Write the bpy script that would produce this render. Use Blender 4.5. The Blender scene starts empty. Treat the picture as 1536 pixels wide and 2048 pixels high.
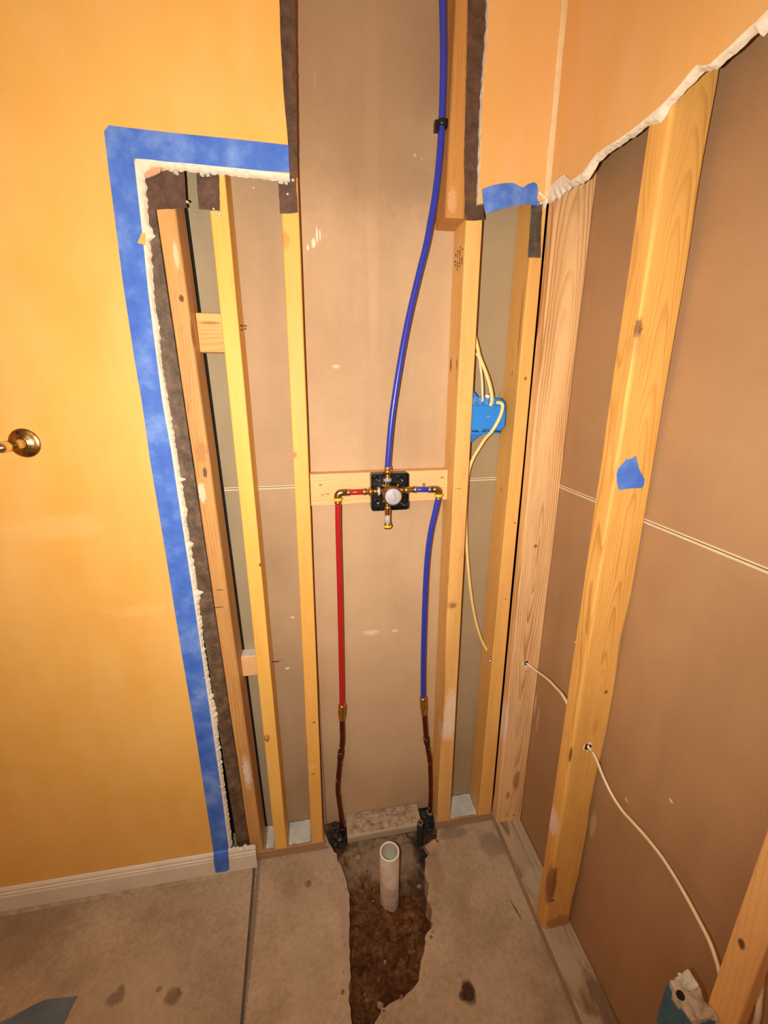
import bpy, bmesh, math, random
from mathutils import Vector, noise

random.seed(7)
scene = bpy.context.scene
COL = scene.collection

# ------------------------------------------------------------------ camera
CX, CY, CZ = 0.0, -1.1037, 1.5481
YAW, PITCH, ROLL, F = math.radians(9.4215), math.radians(-16.678), math.radians(-0.1758), 853.0
fwd = Vector((math.sin(YAW) * math.cos(PITCH), math.cos(YAW) * math.cos(PITCH), math.sin(PITCH)))
rgt0 = Vector((math.cos(YAW), -math.sin(YAW), 0))
up0 = rgt0.cross(fwd)
rgt = rgt0 * math.cos(ROLL) + up0 * math.sin(ROLL)
upv = -rgt0 * math.sin(ROLL) + up0 * math.cos(ROLL)
cam_data = bpy.data.cameras.new('camera')
cam = bpy.data.objects.new('camera', cam_data)
COL.objects.link(cam)
from mathutils import Matrix
M = Matrix(((rgt.x, upv.x, -fwd.x, CX), (rgt.y, upv.y, -fwd.y, CY), (rgt.z, upv.z, -fwd.z, CZ), (0, 0, 0, 1)))
cam.matrix_world = M
cam_data.sensor_fit = 'VERTICAL'
cam_data.sensor_height = 36.0
cam_data.lens = 36.0 * F / 2048.0
cam_data.clip_start = 0.01
scene.camera = cam

# ------------------------------------------------------------------ world, lights, exposure
world = bpy.data.worlds.new('world')
scene.world = world
world.use_nodes = True
world.node_tree.nodes['Background'].inputs[0].default_value = (1.0, 0.85, 0.65, 1)
world.node_tree.nodes['Background'].inputs[1].default_value = 0.02

FLASH = Vector((CX, CY, CZ)) + rgt * -0.065 + upv * -0.015
ld = bpy.data.lights.new('phone_flash', 'SPOT')
ld.energy = 74
ld.color = (1.0, 0.90, 0.76)
ld.shadow_soft_size = 0.003
ld.spot_size = math.radians(158)
ld.spot_blend = 1.0
lo = bpy.data.objects.new('phone_flash', ld)
lo.location = FLASH
aim = Vector((0.0, 0.0, 1.42)) - FLASH
lo.rotation_euler = aim.to_track_quat('-Z', 'Y').to_euler()
COL.objects.link(lo)

ad = bpy.data.lights.new('overhead_fill', 'AREA')      # unseen fill added overhead to lift the floor and ambient level
ad.energy = 4.5
ad.color = (1.0, 0.90, 0.74)
ad.size = 0.35
ao = bpy.data.objects.new('overhead_fill', ad)
ao.location = (-0.5, -1.7, 2.40)
COL.objects.link(ao)

vs = scene.view_settings
vs.view_transform = 'Standard'
vs.look = 'None'
vs.exposure = 0.0
vs.gamma = 1.0
vs.use_curve_mapping = False

# ------------------------------------------------------------------ measuring helpers (photo pixel -> point on a known plane)
def ray(px, py):
    return rgt * (px - 768) + upv * (1024 - py) + fwd * F
def on(px, py, ax, v):
    d = ray(px, py); c = Vector((CX, CY, CZ))
    return c + d * ((v - c[ax]) / d[ax])
def YP(px, py, y=0.0): return on(px, py, 1, y)
def XP(px, py, x): return on(px, py, 0, x)
def ZP(px, py, z=0.0): return on(px, py, 2, z)

XS = 0.586          # side wall: room face of its studs
D, W = 0.089, 0.038
DW = 0.0125         # drywall thickness
CEIL = 2.44

# ------------------------------------------------------------------ materials
def nt(name):
    m = bpy.data.materials.new(name); m.use_nodes = True
    t = m.node_tree
    return m, t, t.nodes['Principled BSDF']
def N(t, kind, **kw):
    n = t.nodes.new(kind)
    for k, v in kw.items():
        if k.startswith('i_'):
            key = k[2:]
            n.inputs[int(key) if key.isdigit() else key].default_value = v
        else: setattr(n, k, v)
    return n
def mathn(t, op, a=None, b=None, c=None):
    n = t.nodes.new('ShaderNodeMath'); n.operation = op
    for i, x in enumerate((a, b, c)):
        if x is None: continue
        if isinstance(x, (int, float)): n.inputs[i].default_value = x
        else: t.links.new(x, n.inputs[i])
    return n.outputs[0]
def mix(t, fac, a, b, blend='MIX'):
    n = t.nodes.new('ShaderNodeMix'); n.data_type = 'RGBA'; n.blend_type = blend
    for s, x in ((0, fac), (6, a), (7, b)):
        if isinstance(x, (int, float)): n.inputs[s].default_value = x
        elif isinstance(x, tuple): n.inputs[s].default_value = (*x[:3], 1)
        else: t.links.new(x, n.inputs[s])
    return n.outputs[2]
def ramp(t, x, stops):
    n = t.nodes.new('ShaderNodeValToRGB')
    e = n.color_ramp.elements
    while len(e) < len(stops): e.new(0.5)
    for i, (p, c) in enumerate(stops):
        e[i].position = p
        e[i].color = (*c, 1) if isinstance(c, tuple) else (c, c, c, 1)
    t.links.new(x, n.inputs[0])
    return n.outputs[0]
def noisen(t, vec, scale, detail=4, rough=.5, sc=(1, 1, 1), loc=(0, 0, 0)):
    mp = N(t, 'ShaderNodeMapping'); mp.inputs['Scale'].default_value = sc; mp.inputs['Location'].default_value = loc
    t.links.new(vec, mp.inputs[0])
    n = N(t, 'ShaderNodeTexNoise', i_Scale=scale, i_Detail=detail, i_Roughness=rough)
    t.links.new(mp.outputs[0], n.inputs['Vector'])
    return n.outputs['Fac']
def bump(t, b, h, strength=.3, dist=.002):
    n = N(t, 'ShaderNodeBump', i_Strength=strength, i_Distance=dist)
    t.links.new(h, n.inputs['Height']); t.links.new(n.outputs[0], b.inputs['Normal'])
def spots_on(t, vec, col, spots):
    """marks with a shape of their own: (centre, radii, colour, strength, edge noise)"""
    for (c, r, sc, st, nz) in spots:
        s1 = N(t, 'ShaderNodeVectorMath', operation='SUBTRACT'); t.links.new(vec, s1.inputs[0]); s1.inputs[1].default_value = c
        s2 = N(t, 'ShaderNodeVectorMath', operation='DIVIDE'); t.links.new(s1.outputs[0], s2.inputs[0]); s2.inputs[1].default_value = r
        s3 = N(t, 'ShaderNodeVectorMath', operation='LENGTH'); t.links.new(s2.outputs[0], s3.inputs[0])
        n = noisen(t, vec, 1.6 / max(min(r), .004), 5, .6, loc=(c[0] * 3 + .1, c[1], c[2]))
        d = mathn(t, 'ADD', s3.outputs['Value'], mathn(t, 'MULTIPLY', mathn(t, 'SUBTRACT', n, .5), nz * 2))
        mr = N(t, 'ShaderNodeMapRange'); t.links.new(d, mr.inputs[0])
        mr.inputs[1].default_value = 1.1; mr.inputs[2].default_value = .55
        mr.inputs[3].default_value = 0; mr.inputs[4].default_value = st
        mr.interpolation_type = 'SMOOTHSTEP'
        col = mix(t, mr.outputs[0], col, sc)
    return col

def mat_plain(name, col, rough=.6, metal=0, var=.12, nscale=30, bmp=.15, bscale=300, spec=.5, col2=None, coat=0):
    m, t, b = nt(name)
    tc = N(t, 'ShaderNodeTexCoord').outputs['Object']
    n = noisen(t, tc, nscale, 5, .6)
    c2 = col2 or tuple(x * (1 - var * 2) for x in col)
    c = ramp(t, n, [(.3, c2), (.65, col)])
    t.links.new(c, b.inputs['Base Color'])
    b.inputs['Roughness'].default_value = rough
    b.inputs['Metallic'].default_value = metal
    b.inputs['Specular IOR Level'].default_value = spec
    b.inputs['Coat Weight'].default_value = coat
    if bmp: bump(t, b, noisen(t, tc, bscale, 3), bmp, .0015)
    return m

def mat_wood(name, light, dark, seed=0, pith=(.05, .07), freq=210, tilt=(2.0, 1.2), spots=(), rough=.55, contrast=.6, grey=0, dirt=.3):
    m, t, b = nt(name)
    tc = N(t, 'ShaderNodeTexCoord').outputs['Object']
    mp = N(t, 'ShaderNodeMapping'); t.links.new(tc, mp.inputs[0])
    mp.inputs['Rotation'].default_value = (math.radians(tilt[0]), math.radians(tilt[1]), 0)
    mp.inputs['Location'].default_value = (pith[0], pith[1], 0)
    vx = mp.outputs[0]
    # slow wander of the rings along the board
    w = N(t, 'ShaderNodeTexNoise', i_Scale=1.0, i_Detail=3.0)
    mw = N(t, 'ShaderNodeMapping'); t.links.new(tc, mw.inputs[0]); mw.inputs['Scale'].default_value = (7, 7, 1.6); mw.inputs['Location'].default_value = (seed * 3.1, seed, seed * 1.7)
    t.links.new(mw.outputs[0], w.inputs['Vector'])
    sub = N(t, 'ShaderNodeVectorMath', operation='SUBTRACT'); t.links.new(w.outputs['Color'], sub.inputs[0]); sub.inputs[1].default_value = (.5, .5, .5)
    scl = N(t, 'ShaderNodeVectorMath', operation='SCALE'); t.links.new(sub.outputs[0], scl.inputs[0]); scl.inputs['Scale'].default_value = .045
    add = N(t, 'ShaderNodeVectorMath', operation='ADD'); t.links.new(vx, add.inputs[0]); t.links.new(scl.outputs[0], add.inputs[1])
    sp = N(t, 'ShaderNodeSeparateXYZ'); t.links.new(add.outputs[0], sp.inputs[0])
    r = mathn(t, 'SQRT', mathn(t, 'ADD', mathn(t, 'MULTIPLY', sp.outputs[0], sp.outputs[0]), mathn(t, 'MULTIPLY', sp.outputs[1], sp.outputs[1])))
    ph = mathn(t, 'FRACT', mathn(t, 'ADD', mathn(t, 'MULTIPLY', r, freq), mathn(t, 'MULTIPLY', w.outputs['Fac'], 2.5)))
    ring = ramp(t, ph, [(0.0, .15), (.5, .3), (.84, 1.0), (.93, .8), (1.0, .15)])
    amp = noisen(t, tc, 1.0, 3, .6, sc=(14, 14, 1.4), loc=(seed, 3, 0))
    ring = mathn(t, 'MULTIPLY', ring, ramp(t, amp, [(.35, .15), (.65, 1.0)]))
    contrast = contrast * .85
    fib = noisen(t, tc, 1.0, 4, .6, sc=(420, 420, 9), loc=(seed, 0, 0))
    blot = noisen(t, tc, 1.0, 4, .6, sc=(22, 22, 3.0), loc=(0, seed * 2.3, seed))
    f = mathn(t, 'MULTIPLY', ring, contrast)
    f = mathn(t, 'ADD', f, mathn(t, 'MULTIPLY', mathn(t, 'SUBTRACT', fib, .5), .5))
    f = mathn(t, 'ADD', f, mathn(t, 'MULTIPLY', mathn(t, 'SUBTRACT', blot, .45), .9))
    c = ramp(t, f, [(0.0, light), (1.0, dark)])
    d2 = noisen(t, tc, 1.0, 5, .7, sc=(45, 45, 16), loc=(seed * 5, 2, 0))
    c = mix(t, mathn(t, 'MULTIPLY', ramp(t, d2, [(.58, 0.0), (.75, 1.0)]), dirt), c, tuple(x * .45 for x in dark))
    if grey:
        g = noisen(t, tc, 1.0, 4, .6, sc=(60, 60, 7), loc=(0, 0, seed))
        c = mix(t, mathn(t, 'MULTIPLY', ramp(t, g, [(.35, 0.0), (.6, 1.0)]), grey), c, (.50, .42, .32))
    c = spots_on(t, tc, c, spots)
    t.links.new(c, b.inputs['Base Color'])
    b.inputs['Roughness'].default_value = rough
    b.inputs['Specular IOR Level'].default_value = .35
    bump(t, b, mathn(t, 'ADD', fib, mathn(t, 'MULTIPLY', ring, .3)), .25, .001)
    return m

def mat_paint(name, col, col2, spots=()):
    m, t, b = nt(name)
    tc = N(t, 'ShaderNodeTexCoord').outputs['Object']
    n = noisen(t, tc, 2.2, 4, .6)
    c = ramp(t, n, [(.3, col2), (.65, col)])
    n2 = noisen(t, tc, 1.0, 4, .6, sc=(9, 9, 2.5), loc=(3, 1, 0))
    c = mix(t, mathn(t, 'MULTIPLY', ramp(t, n2, [(.42, 0.0), (.68, 1.0)]), .4), c, (min(1, col[0] * 1.02), col[1] * 1.12, col[2] * 1.7))
    c = spots_on(t, tc, c, spots)
    t.links.new(c, b.inputs['Base Color'])
    b.inputs['Roughness'].default_value = .5
    b.inputs['Specular IOR Level'].default_value = .35
    orange_peel = noisen(t, tc, 260, 2, .5)
    bump(t, b, mathn(t, 'ADD', orange_peel, mathn(t, 'MULTIPLY', noisen(t, tc, 40, 3), .8)), .35, .0012)
    return m

def mat_paper(name, col, col2, seed=0, spots=()):
    m, t, b = nt(name)
    tc = N(t, 'ShaderNodeTexCoord').outputs['Object']
    n = noisen(t, tc, 3.0, 5, .6, loc=(seed, seed * .7, 0))
    c = ramp(t, n, [(.3, col2), (.68, col)])
    sp = noisen(t, tc, 420, 2, .6)
    c = mix(t, mathn(t, 'MULTIPLY', ramp(t, sp, [(.45, 0.0), (.8, 1.0)]), .35), c, tuple(x * .6 for x in col2))
    fl = noisen(t, tc, 1.0, 5, .75, sc=(34, 34, 17), loc=(seed * 2, 5, 1))
    c = mix(t, ramp(t, fl, [(.735, 0.0), (.775, .55)]), c, (.85, .72, .52))
    st = noisen(t, tc, 1.0, 4, .6, sc=(5.0, 5.0, .8), loc=(seed, 0, 4))
    c = mix(t, mathn(t, 'MULTIPLY', ramp(t, st, [(.5, 0.0), (.72, 1.0)]), .30), c, tuple(x * .62 for x in col2))
    c = spots_on(t, tc, c, spots)
    t.links.new(c, b.inputs['Base Color'])
    b.inputs['Roughness'].default_value = .75
    b.inputs['Specular IOR Level'].default_value = .25
    bump(t, b, mathn(t, 'ADD', noisen(t, tc, 500, 2), mathn(t, 'MULTIPLY', noisen(t, tc, 8, 3), 1.5)), .2, .001)
    return m

ORANGE, ORANGE2 = (.90, .525, .135), (.80, .435, .09)
M_orange = mat_paint('orange_wall_paint', ORANGE, ORANGE2, spots=[
    ((-.62, -.0125, 1.22), (.14, .05, .035), (.93, .62, .24), .35, .8),
    ((-.47, -.0125, .98), (.10, .05, .02), (.93, .62, .24), .3, .8)])
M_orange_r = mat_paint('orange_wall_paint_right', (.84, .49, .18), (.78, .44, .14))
M_joint = mat_plain('pale_joint_paint', (.95, .68, .38), .55, var=.08)
M_gyp = mat_plain('broken_gypsum', (.86, .80, .66), .9, var=.05, nscale=60, bmp=.35, bscale=160)
M_gyp2 = mat_plain('gypsum_board_core', (.74, .70, .60), .9, var=.2, nscale=50, bmp=.6, bscale=200)
M_paperedge = mat_plain('cream_edge_paper', (.72, .60, .41), .7, var=.05)
M_tape = None
def mat_tape():
    m, t, b = nt('blue_painters_tape')
    tc = N(t, 'ShaderNodeTexCoord').outputs['Object']
    n = noisen(t, tc, 12, 5, .65)
    c = ramp(t, n, [(.3, (.035, .12, .58)), (.5, (.07, .19, .70)), (.72, (.20, .36, .84))])
    t.links.new(c, b.inputs['Base Color'])
    b.inputs['Roughness'].default_value = .55
    bump(t, b, mathn(t, 'ADD', noisen(t, tc, 1.0, 3, .6, sc=(90, 90, 700)), noisen(t, tc, 35, 4)), .3, .0008)
    return m
M_tape = mat_tape()
M_mastic = mat_plain('dark_brown_felt_paper', (.135, .068, .042), .6, var=.25, nscale=40, bmp=.7, bscale=120, col2=(.05, .028, .018))
def mat_masticwood():
    m, t, b = nt('dark_adhesive_smeared_wood')
    tc = N(t, 'ShaderNodeTexCoord').outputs['Object']
    n = noisen(t, tc, 28, 6, .7)
    c = ramp(t, n, [(.3, (.045, .028, .018)), (.5, (.12, .075, .045)), (.66, (.20, .14, .09)), (.76, (.55, .44, .32))])
    t.links.new(c, b.inputs['Base Color'])
    b.inputs['Roughness'].default_value = .5
    bump(t, b, noisen(t, tc, 90, 5, .7), .8, .003)
    return m
M_mwood = mat_masticwood()
M_brass = mat_plain('brass', (.80, .55, .18), .28, 1, var=.1, bmp=.05)
M_brassdark = mat_plain('dull_brass', (.45, .33, .15), .33, 1, var=.15, bmp=.1)
M_copper = mat_plain('tarnished_copper', (.20, .045, .02), .38, .75, var=.3, nscale=45, bmp=.15, col2=(.09, .02, .012))
M_crimp = mat_plain('crimp_ring_steel', (.62, .50, .33), .3, 1, var=.1)
M_yellow = mat_plain('yellow_plastic_collar', (.90, .62, .02), .35, var=.05)
M_bluepex = mat_plain('blue_pex', (.025, .045, .46), .30, var=.06, bmp=.03, coat=.15)
M_redpex = mat_plain('red_pex', (.46, .012, .015), .33, var=.06, bmp=.03, coat=.1)
M_blackpl = mat_plain('black_plastic', (.010, .009, .011), .28, var=.1, bmp=.05)
M_disc = mat_plain('grey_plaster_cap', (.46, .45, .49), .5, var=.06, nscale=60, bmp=.2)
M_discmark = mat_plain('embossed_grey', (.30, .27, .26), .5)
M_lav = mat_plain('pale_lavender_stub', (.52, .43, .44), .45, var=.05)
M_bluebox = mat_plain('blue_box_plastic', (.02, .21, .72), .38, var=.08, nscale=40, bmp=.1)
M_boxink = mat_plain('dark_ink', (.01, .015, .05), .6)
M_cable = mat_plain('yellow_cable_jacket', (.92, .68, .26), .4, var=.05)
M_cablew = mat_plain('cream_cable_jacket', (.90, .76, .50), .4, var=.06)
M_white = mat_plain('white_trim_paint', (.80, .74, .62), .45, var=.06, nscale=12, bmp=.15)
M_paintpatch = mat_plain('white_paint_on_plate', (.78, .78, .74), .5, var=.2, nscale=16, bmp=.4, col2=(.46, .55, .58))
M_pvc = mat_plain('dusty_white_pvc', (.66, .55, .43), .45, var=.12, nscale=25, bmp=.1, col2=(.46, .34, .26))
M_pvcrim = mat_plain('clean_pvc_rim', (.92, .86, .74), .5, var=.03)
M_tar = mat_plain('black_tar', (.035, .032, .03), .55, var=.3, nscale=70, bmp=1.0, bscale=90, col2=(.012, .011, .011))
M_sleeve = mat_plain('dark_rubber_sleeve', (.04, .036, .034), .6, var=.3, nscale=60, bmp=.5)
M_soil = mat_plain('reddish_brown_soil', (.145, .058, .025), .95, var=.4, nscale=38, bmp=1.0, bscale=140, col2=(.055, .018, .010), spec=.15)
M_stone = mat_plain('dusty_stone', (.27, .17, .10), .9, var=.3, nscale=50, bmp=.6)
M_chunk = mat_plain('pink_brown_chunk', (.48, .30, .19), .85, var=.15, nscale=40, bmp=.5)
M_nail = mat_plain('nail_steel', (.35, .30, .25), .35, 1)
M_floorscrap = mat_plain('grey_blue_scrap', (.13, .19, .27), .7, var=.15, nscale=20, bmp=.2)
M_dark = mat_plain('unlit_void_black', (.008, .006, .005), .9)
M_ceil = mat_plain('ceiling_paint', (.80, .70, .52), .8)
M_hole = mat_plain('dark_hole', (.012, .008, .006), .9)
M_strawfib = mat_plain('wood_splinter', (.95, .80, .58), .7, var=.05)

def mat_concrete(name, spots, seed=0, base=((.36, .27, .18), (.50, .385, .27), (.62, .50, .365))):
    m, t, b = nt(name)
    tc = N(t, 'ShaderNodeTexCoord').outputs['Object']
    n = noisen(t, tc, 5.5, 7, .65, loc=(seed, 0, 0))
    c = ramp(t, n, [(.3, base[0]), (.5, base[1]), (.72, base[2])])
    n2 = noisen(t, tc, 75, 4, .7)
    c = mix(t, mathn(t, 'MULTIPLY', ramp(t, n2, [(.42, 0.0), (.75, 1.0)]), .4), c, tuple(x * .5 for x in base[0]))
    n3 = noisen(t, tc, 34, 5, .7, loc=(7, 3, 0))
    c = mix(t, ramp(t, n3, [(.66, 0.0), (.78, .5)]), c, (.62, .52, .38))
    c = spots_on(t, tc, c, spots)
    t.links.new(c, b.inputs['Base Color'])
    b.inputs['Roughness'].default_value = .85
    b.inputs['Specular IOR Level'].default_value = .25
    bump(t, b, mathn(t, 'ADD', mathn(t, 'MULTIPLY', n2, .6), mathn(t, 'ADD', n3, n)), .5, .003)
    return m

# ------------------------------------------------------------------ mesh helpers
class MB:
    def __init__(s): s.v = []; s.f = []; s.m = []; s.sm = []
    def add(s, vs, fs, mi=0, smooth=False):
        o = len(s.v); s.v += [Vector(p) for p in vs]
        s.f += [tuple(i + o for i in f) for f in fs]; s.m += [mi] * len(fs); s.sm += [smooth] * len(fs)
        return s
    def box(s, a, b, mi=0):
        x0, y0, z0 = a; x1, y1, z1 = b
        vs = [(x0, y0, z0), (x1, y0, z0), (x1, y1, z0), (x0, y1, z0), (x0, y0, z1), (x1, y0, z1), (x1, y1, z1), (x0, y1, z1)]
        return s.add(vs, [(0, 3, 2, 1), (4, 5, 6, 7), (0, 1, 5, 4), (1, 2, 6, 5), (2, 3, 7, 6), (3, 0, 4, 7)], mi)
    def tube(s, pts, r, seg=14, mi=0, caps=True, flat=1.0, side=None):
        pts = [Vector(p) for p in pts]; rs = r if isinstance(r, (list, tuple)) else [r] * len(pts)
        rings = []; prev = None
        for i, p in enumerate(pts):
            d = (pts[min(i + 1, len(pts) - 1)] - pts[max(i - 1, 0)]).normalized()
            if prev is None:
                a = (side if side is not None else (Vector((0, 0, 1)) if abs(d.z) < .9 else Vector((1, 0, 0))))
            else: a = prev
            u = (a - d * a.dot(d)).normalized(); prev = u; w = d.cross(u)
            rings.append([p + (u * math.cos(k * math.tau / seg) * flat + w * math.sin(k * math.tau / seg)) * rs[i] for k in range(seg)])
        vs = [q for g in rings for q in g]; fs = []
        for i in range(len(rings) - 1):
            for k in range(seg):
                a = i * seg + k; b2 = i * seg + (k + 1) % seg
                fs.append((a, b2, b2 + seg, a + seg))
        s.add(vs, fs, mi, True)
        if caps:
            o = len(s.v) - len(vs)
            s.f += [tuple(o + k for k in reversed(range(seg))), tuple(o + len(vs) - seg + k for k in range(seg))]
            s.m += [mi, mi]; s.sm += [False, False]
        return s
    def lathe(s, c, axis, prof, seg=28, mi=0):
        """prof: (distance along axis, radius)"""
        axis = Vector(axis).normalized(); c = Vector(c)
        a = Vector((0, 0, 1)) if abs(axis.z) < .9 else Vector((1, 0, 0))
        u = (a - axis * a.dot(axis)).normalized(); w = axis.cross(u)
        vs = []; fs = []
        for (h, r) in prof:
            for k in range(seg):
                th = k * math.tau / seg
                vs.append(c + axis * h + (u * math.cos(th) + w * math.sin(th)) * max(r, 1e-5))
        for i in range(len(prof) - 1):
            for k in range(seg):
                a_ = i * seg + k; b_ = i * seg + (k + 1) % seg
                fs.append((a_, b_, b_ + seg, a_ + seg))
        return s.add(vs, fs, mi, True)
    def build(s, name, mats, parent=None, origin=None):
        o3 = Vector(origin) if origin is not None else Vector((0, 0, 0))
        me = bpy.data.meshes.new(name)
        me.from_pydata([tuple(p - o3) for p in s.v], [], s.f)
        for mt in (mats if isinstance(mats, (list, tuple)) else [mats]): me.materials.append(mt)
        for p, mi, sm in zip(me.polygons, s.m, s.sm): p.material_index = mi; p.use_smooth = sm
        me.update()
        ob = bpy.data.objects.new(name, me); COL.objects.link(ob)
        if parent is not None:
            ob.parent = parent
            ob.location = o3 - WPOS.get(parent.name, Vector((0, 0, 0)))
        else: ob.location = o3
        WPOS[ob.name] = o3
        return ob
WPOS = {}
def empty(name, loc=(0, 0, 0)):
    o = bpy.data.objects.new(name, None); o.location = loc; COL.objects.link(o)
    WPOS[o.name] = Vector(loc); o.empty_display_size = .05
    return o
def tag(o, label=None, cat=None, group=None, kind=None):
    if label: o['label'] = label
    if cat: o['category'] = cat
    if group: o['group'] = group
    if kind: o['kind'] = kind
    return o
def smooth_path(pts, n=10):
    pts = [Vector(p) for p in pts]
    P = [pts[0] * 2 - pts[1]] + pts + [pts[-1] * 2 - pts[-2]]
    out = []
    for i in range(1, len(P) - 2):
        for k in range(n):
            t = k / n
            out.append(.5 * ((2 * P[i]) + (-P[i - 1] + P[i + 1]) * t + (2 * P[i - 1] - 5 * P[i] + 4 * P[i + 1] - P[i + 2]) * t * t + (-P[i - 1] + 3 * P[i] - 3 * P[i + 1] + P[i + 2]) * t ** 3))
    out.append(pts[-1])
    return out
def line(p, q):
    """x,y as functions of z through two points"""
    def f(z):
        t = (z - p.z) / (q.z - p.z)
        return p + (q - p) * t
    return f
def beam_rings(mb, corners, rnd=.003, seed=0, wob=.0006, wane=None, mi=0):
    """corners: list of rings, each 4 points ccw; rounded edges; closed ends"""
    rings = []
    for j, c in enumerate(corners):
        g = []
        for k in range(4):
            p, a, b = c[k], c[(k - 1) % 4], c[(k + 1) % 4]
            rr = rnd[k] if isinstance(rnd, (list, tuple)) else rnd
            if wane and k in wane: rr += wane[k](j / (len(corners) - 1))
            da = (a - p).normalized(); db = (b - p).normalized()
            for th in (0, 30, 60, 90):
                t = math.radians(th)
                q = p + (da + db) * rr - (db * math.sin(math.pi / 2 - t) * 0 + da * math.sin(t) * rr + db * math.cos(t) * rr) * 1.0
                # arc from the a side to the b side
                q = p + da * rr * (1 - math.sin(t)) + db * rr * (1 - math.cos(t))
                nv = noise.noise_vector(Vector((q.x * 2 + seed, q.y * 2, q.z * 5 + seed)))
                g.append(q + nv * wob)
        rings.append(g)
    n = 16; vs = [q for g in rings for q in g]; fs = []
    for i in range(len(rings) - 1):
        for k in range(n):
            a = i * n + k; b = i * n + (k + 1) % n
            fs.append((a, b, b + n, a + n))
    mb.add(vs, fs, mi, False)
    o = len(mb.v) - len(vs)
    mb.f += [tuple(o + k for k in reversed(range(n))), tuple(o + len(vs) - n + k for k in range(n))]
    mb.m += [mi, mi]; mb.sm += [False, False]
    return mb
def vbeam(name, fl, fr, depth, z0, z1, mat, rnd=.003, seed=0, wane=None, label=None, group=None, wob=.0006, cat='stud'):
    """upright board of the back wall: fl, fr give its front left/right edge at height z; goes back by depth"""
    mb = MB(); rings = []
    nseg = max(6, int((z1 - z0) / .06))
    for i in range(nseg + 1):
        z = z0 + (z1 - z0) * i / nseg
        a, b = fl(z), fr(z)
        a = Vector((a.x, a.y, z)); b = Vector((b.x, b.y, z)); d = Vector((0, depth, 0))
        rings.append([a, b, b + d, a + d])
    beam_rings(mb, rings, rnd, seed, wob, wane)
    o = fl(z0); org = Vector((o.x, o.y, z0))
    ob = mb.build(name, mat, origin=org)
    return tag(ob, label, cat, group)
def slab_poly(mb, pts, ext, mi_front=0, mi_side=1):
    """outline (in order) pushed along ext"""
    n = len(pts); pts = [Vector(p) for p in pts]; ext = Vector(ext)
    nrm = Vector((0, 0, 0))
    for i in range(n): nrm += (pts[i]).cross(pts[(i + 1) % n])
    if nrm.dot(ext) > 0: pts = pts[::-1]
    vs = pts + [p + ext for p in pts]
    mb.add(vs[:0] + vs, [tuple(range(n))], mi_front)
    o = len(mb.v) - 2 * n
    mb.f.append(tuple(o + n + i for i in reversed(range(n)))); mb.m.append(mi_side); mb.sm.append(False)
    for i in range(n):
        j = (i + 1) % n
        mb.f.append((o + i, o + n + i, o + n + j, o + j)); mb.m.append(mi_side); mb.sm.append(False)
    return mb
def resample(pts, step):
    out = []
    for a, b in zip(pts[:-1], pts[1:]):
        a, b = Vector(a), Vector(b); n = max(1, int((b - a).length / step))
        out += [a + (b - a) * (k / n) for k in range(n)]
    out.append(Vector(pts[-1])); return out

# ================================================================== SETTING
# ---- floor: two concrete slabs on soil, with a broken-out trench
soil_pts = []
TL = [ZP(640, 1646), ZP(652, 1672), ZP(668, 1702), ZP(680, 1728), ZP(690, 1752), ZP(697, 1782), ZP(699, 1820), ZP(698, 1880), ZP(700, 1940), ZP(699, 2000), ZP(701, 2048), ZP(705, 2090)]
TR = [ZP(752, 2098), ZP(745, 2060), ZP(752, 2035), ZP(778, 2008), ZP(806, 1993), ZP(826, 1980), ZP(838, 1962), ZP(840, 1930), ZP(848, 1905), ZP(852, 1878), ZP(862, 1846), ZP(864, 1822), ZP(855, 1798), ZP(857, 1772), ZP(850, 1748), ZP(852, 1722), ZP(862, 1700), ZP(872, 1680), ZP(876, 1655)]
def rough2(pts, step, amp, seed):
    r = resample(pts, step)
    return [p + Vector((noise.noise((p.x * 60, p.y * 60, seed)) * amp, noise.noise((p.x * 60, p.y * 60, seed + 9)) * amp, 0)) for p in r]
JX = lambda y: -.262 + (y + .06) * (-.035)        # joint between the two slabs
XL, YB_ROOM, XR_ROOM = -1.45, -2.3, 0.80
tl = rough2(TL, .012, .006, 3); tr = rough2(TR, .010, .010, 5)
back_l = Vector((tl[0].x, .11, 0)); back_r = Vector((tr[-1].x, .11, 0))
outline = [Vector((JX(.11) + .004, .11, 0)), back_l] + tl + tr + [back_r, Vector((XR_ROOM, .11, 0)), Vector((XR_ROOM, YB_ROOM, 0)), Vector((JX(YB_ROOM) + .004, YB_ROOM, 0))]
floor = empty('floor'); tag(floor, kind='structure')
mix_spots = lambda L: L
fs = lambda px, py, rx, ry, c, s=.9, n=.5: (tuple(ZP(px, py)), (rx, ry, .05), c, s, n)
M_conc_r = mat_concrete('concrete_right', [
    fs(937, 1984, .022, .028, (.05, .022, .012), .95, .35),
    fs(925, 1992, .012, .012, (.05, .022, .012), .8, .35),
    fs(905, 1665, .06, .03, (.16, .12, .09), .5, .6), fs(985, 1690, .05, .05, (.16, .12, .09), .45, .6),
    fs(683, 1745, .035, .07, (.46, .36, .27), .7, .6), fs(690, 1850, .018, .12, (.44, .33, .26), .8, .6),
    fs(640, 1715, .05, .03, (.48, .38, .28), .6, .6),
    fs(870, 1740, .03, .08, (.33, .22, .13), .6, .7), fs(616, 1768, .012, .012, (.12, .075, .04), .8, .5),
    fs(620, 1900, .06, .2, (.50, .40, .28), .35, .6), ((-.249, -.2, 0), (.010, .30, .05), (.20, .165, .13), .8, .9)], 1)
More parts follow.
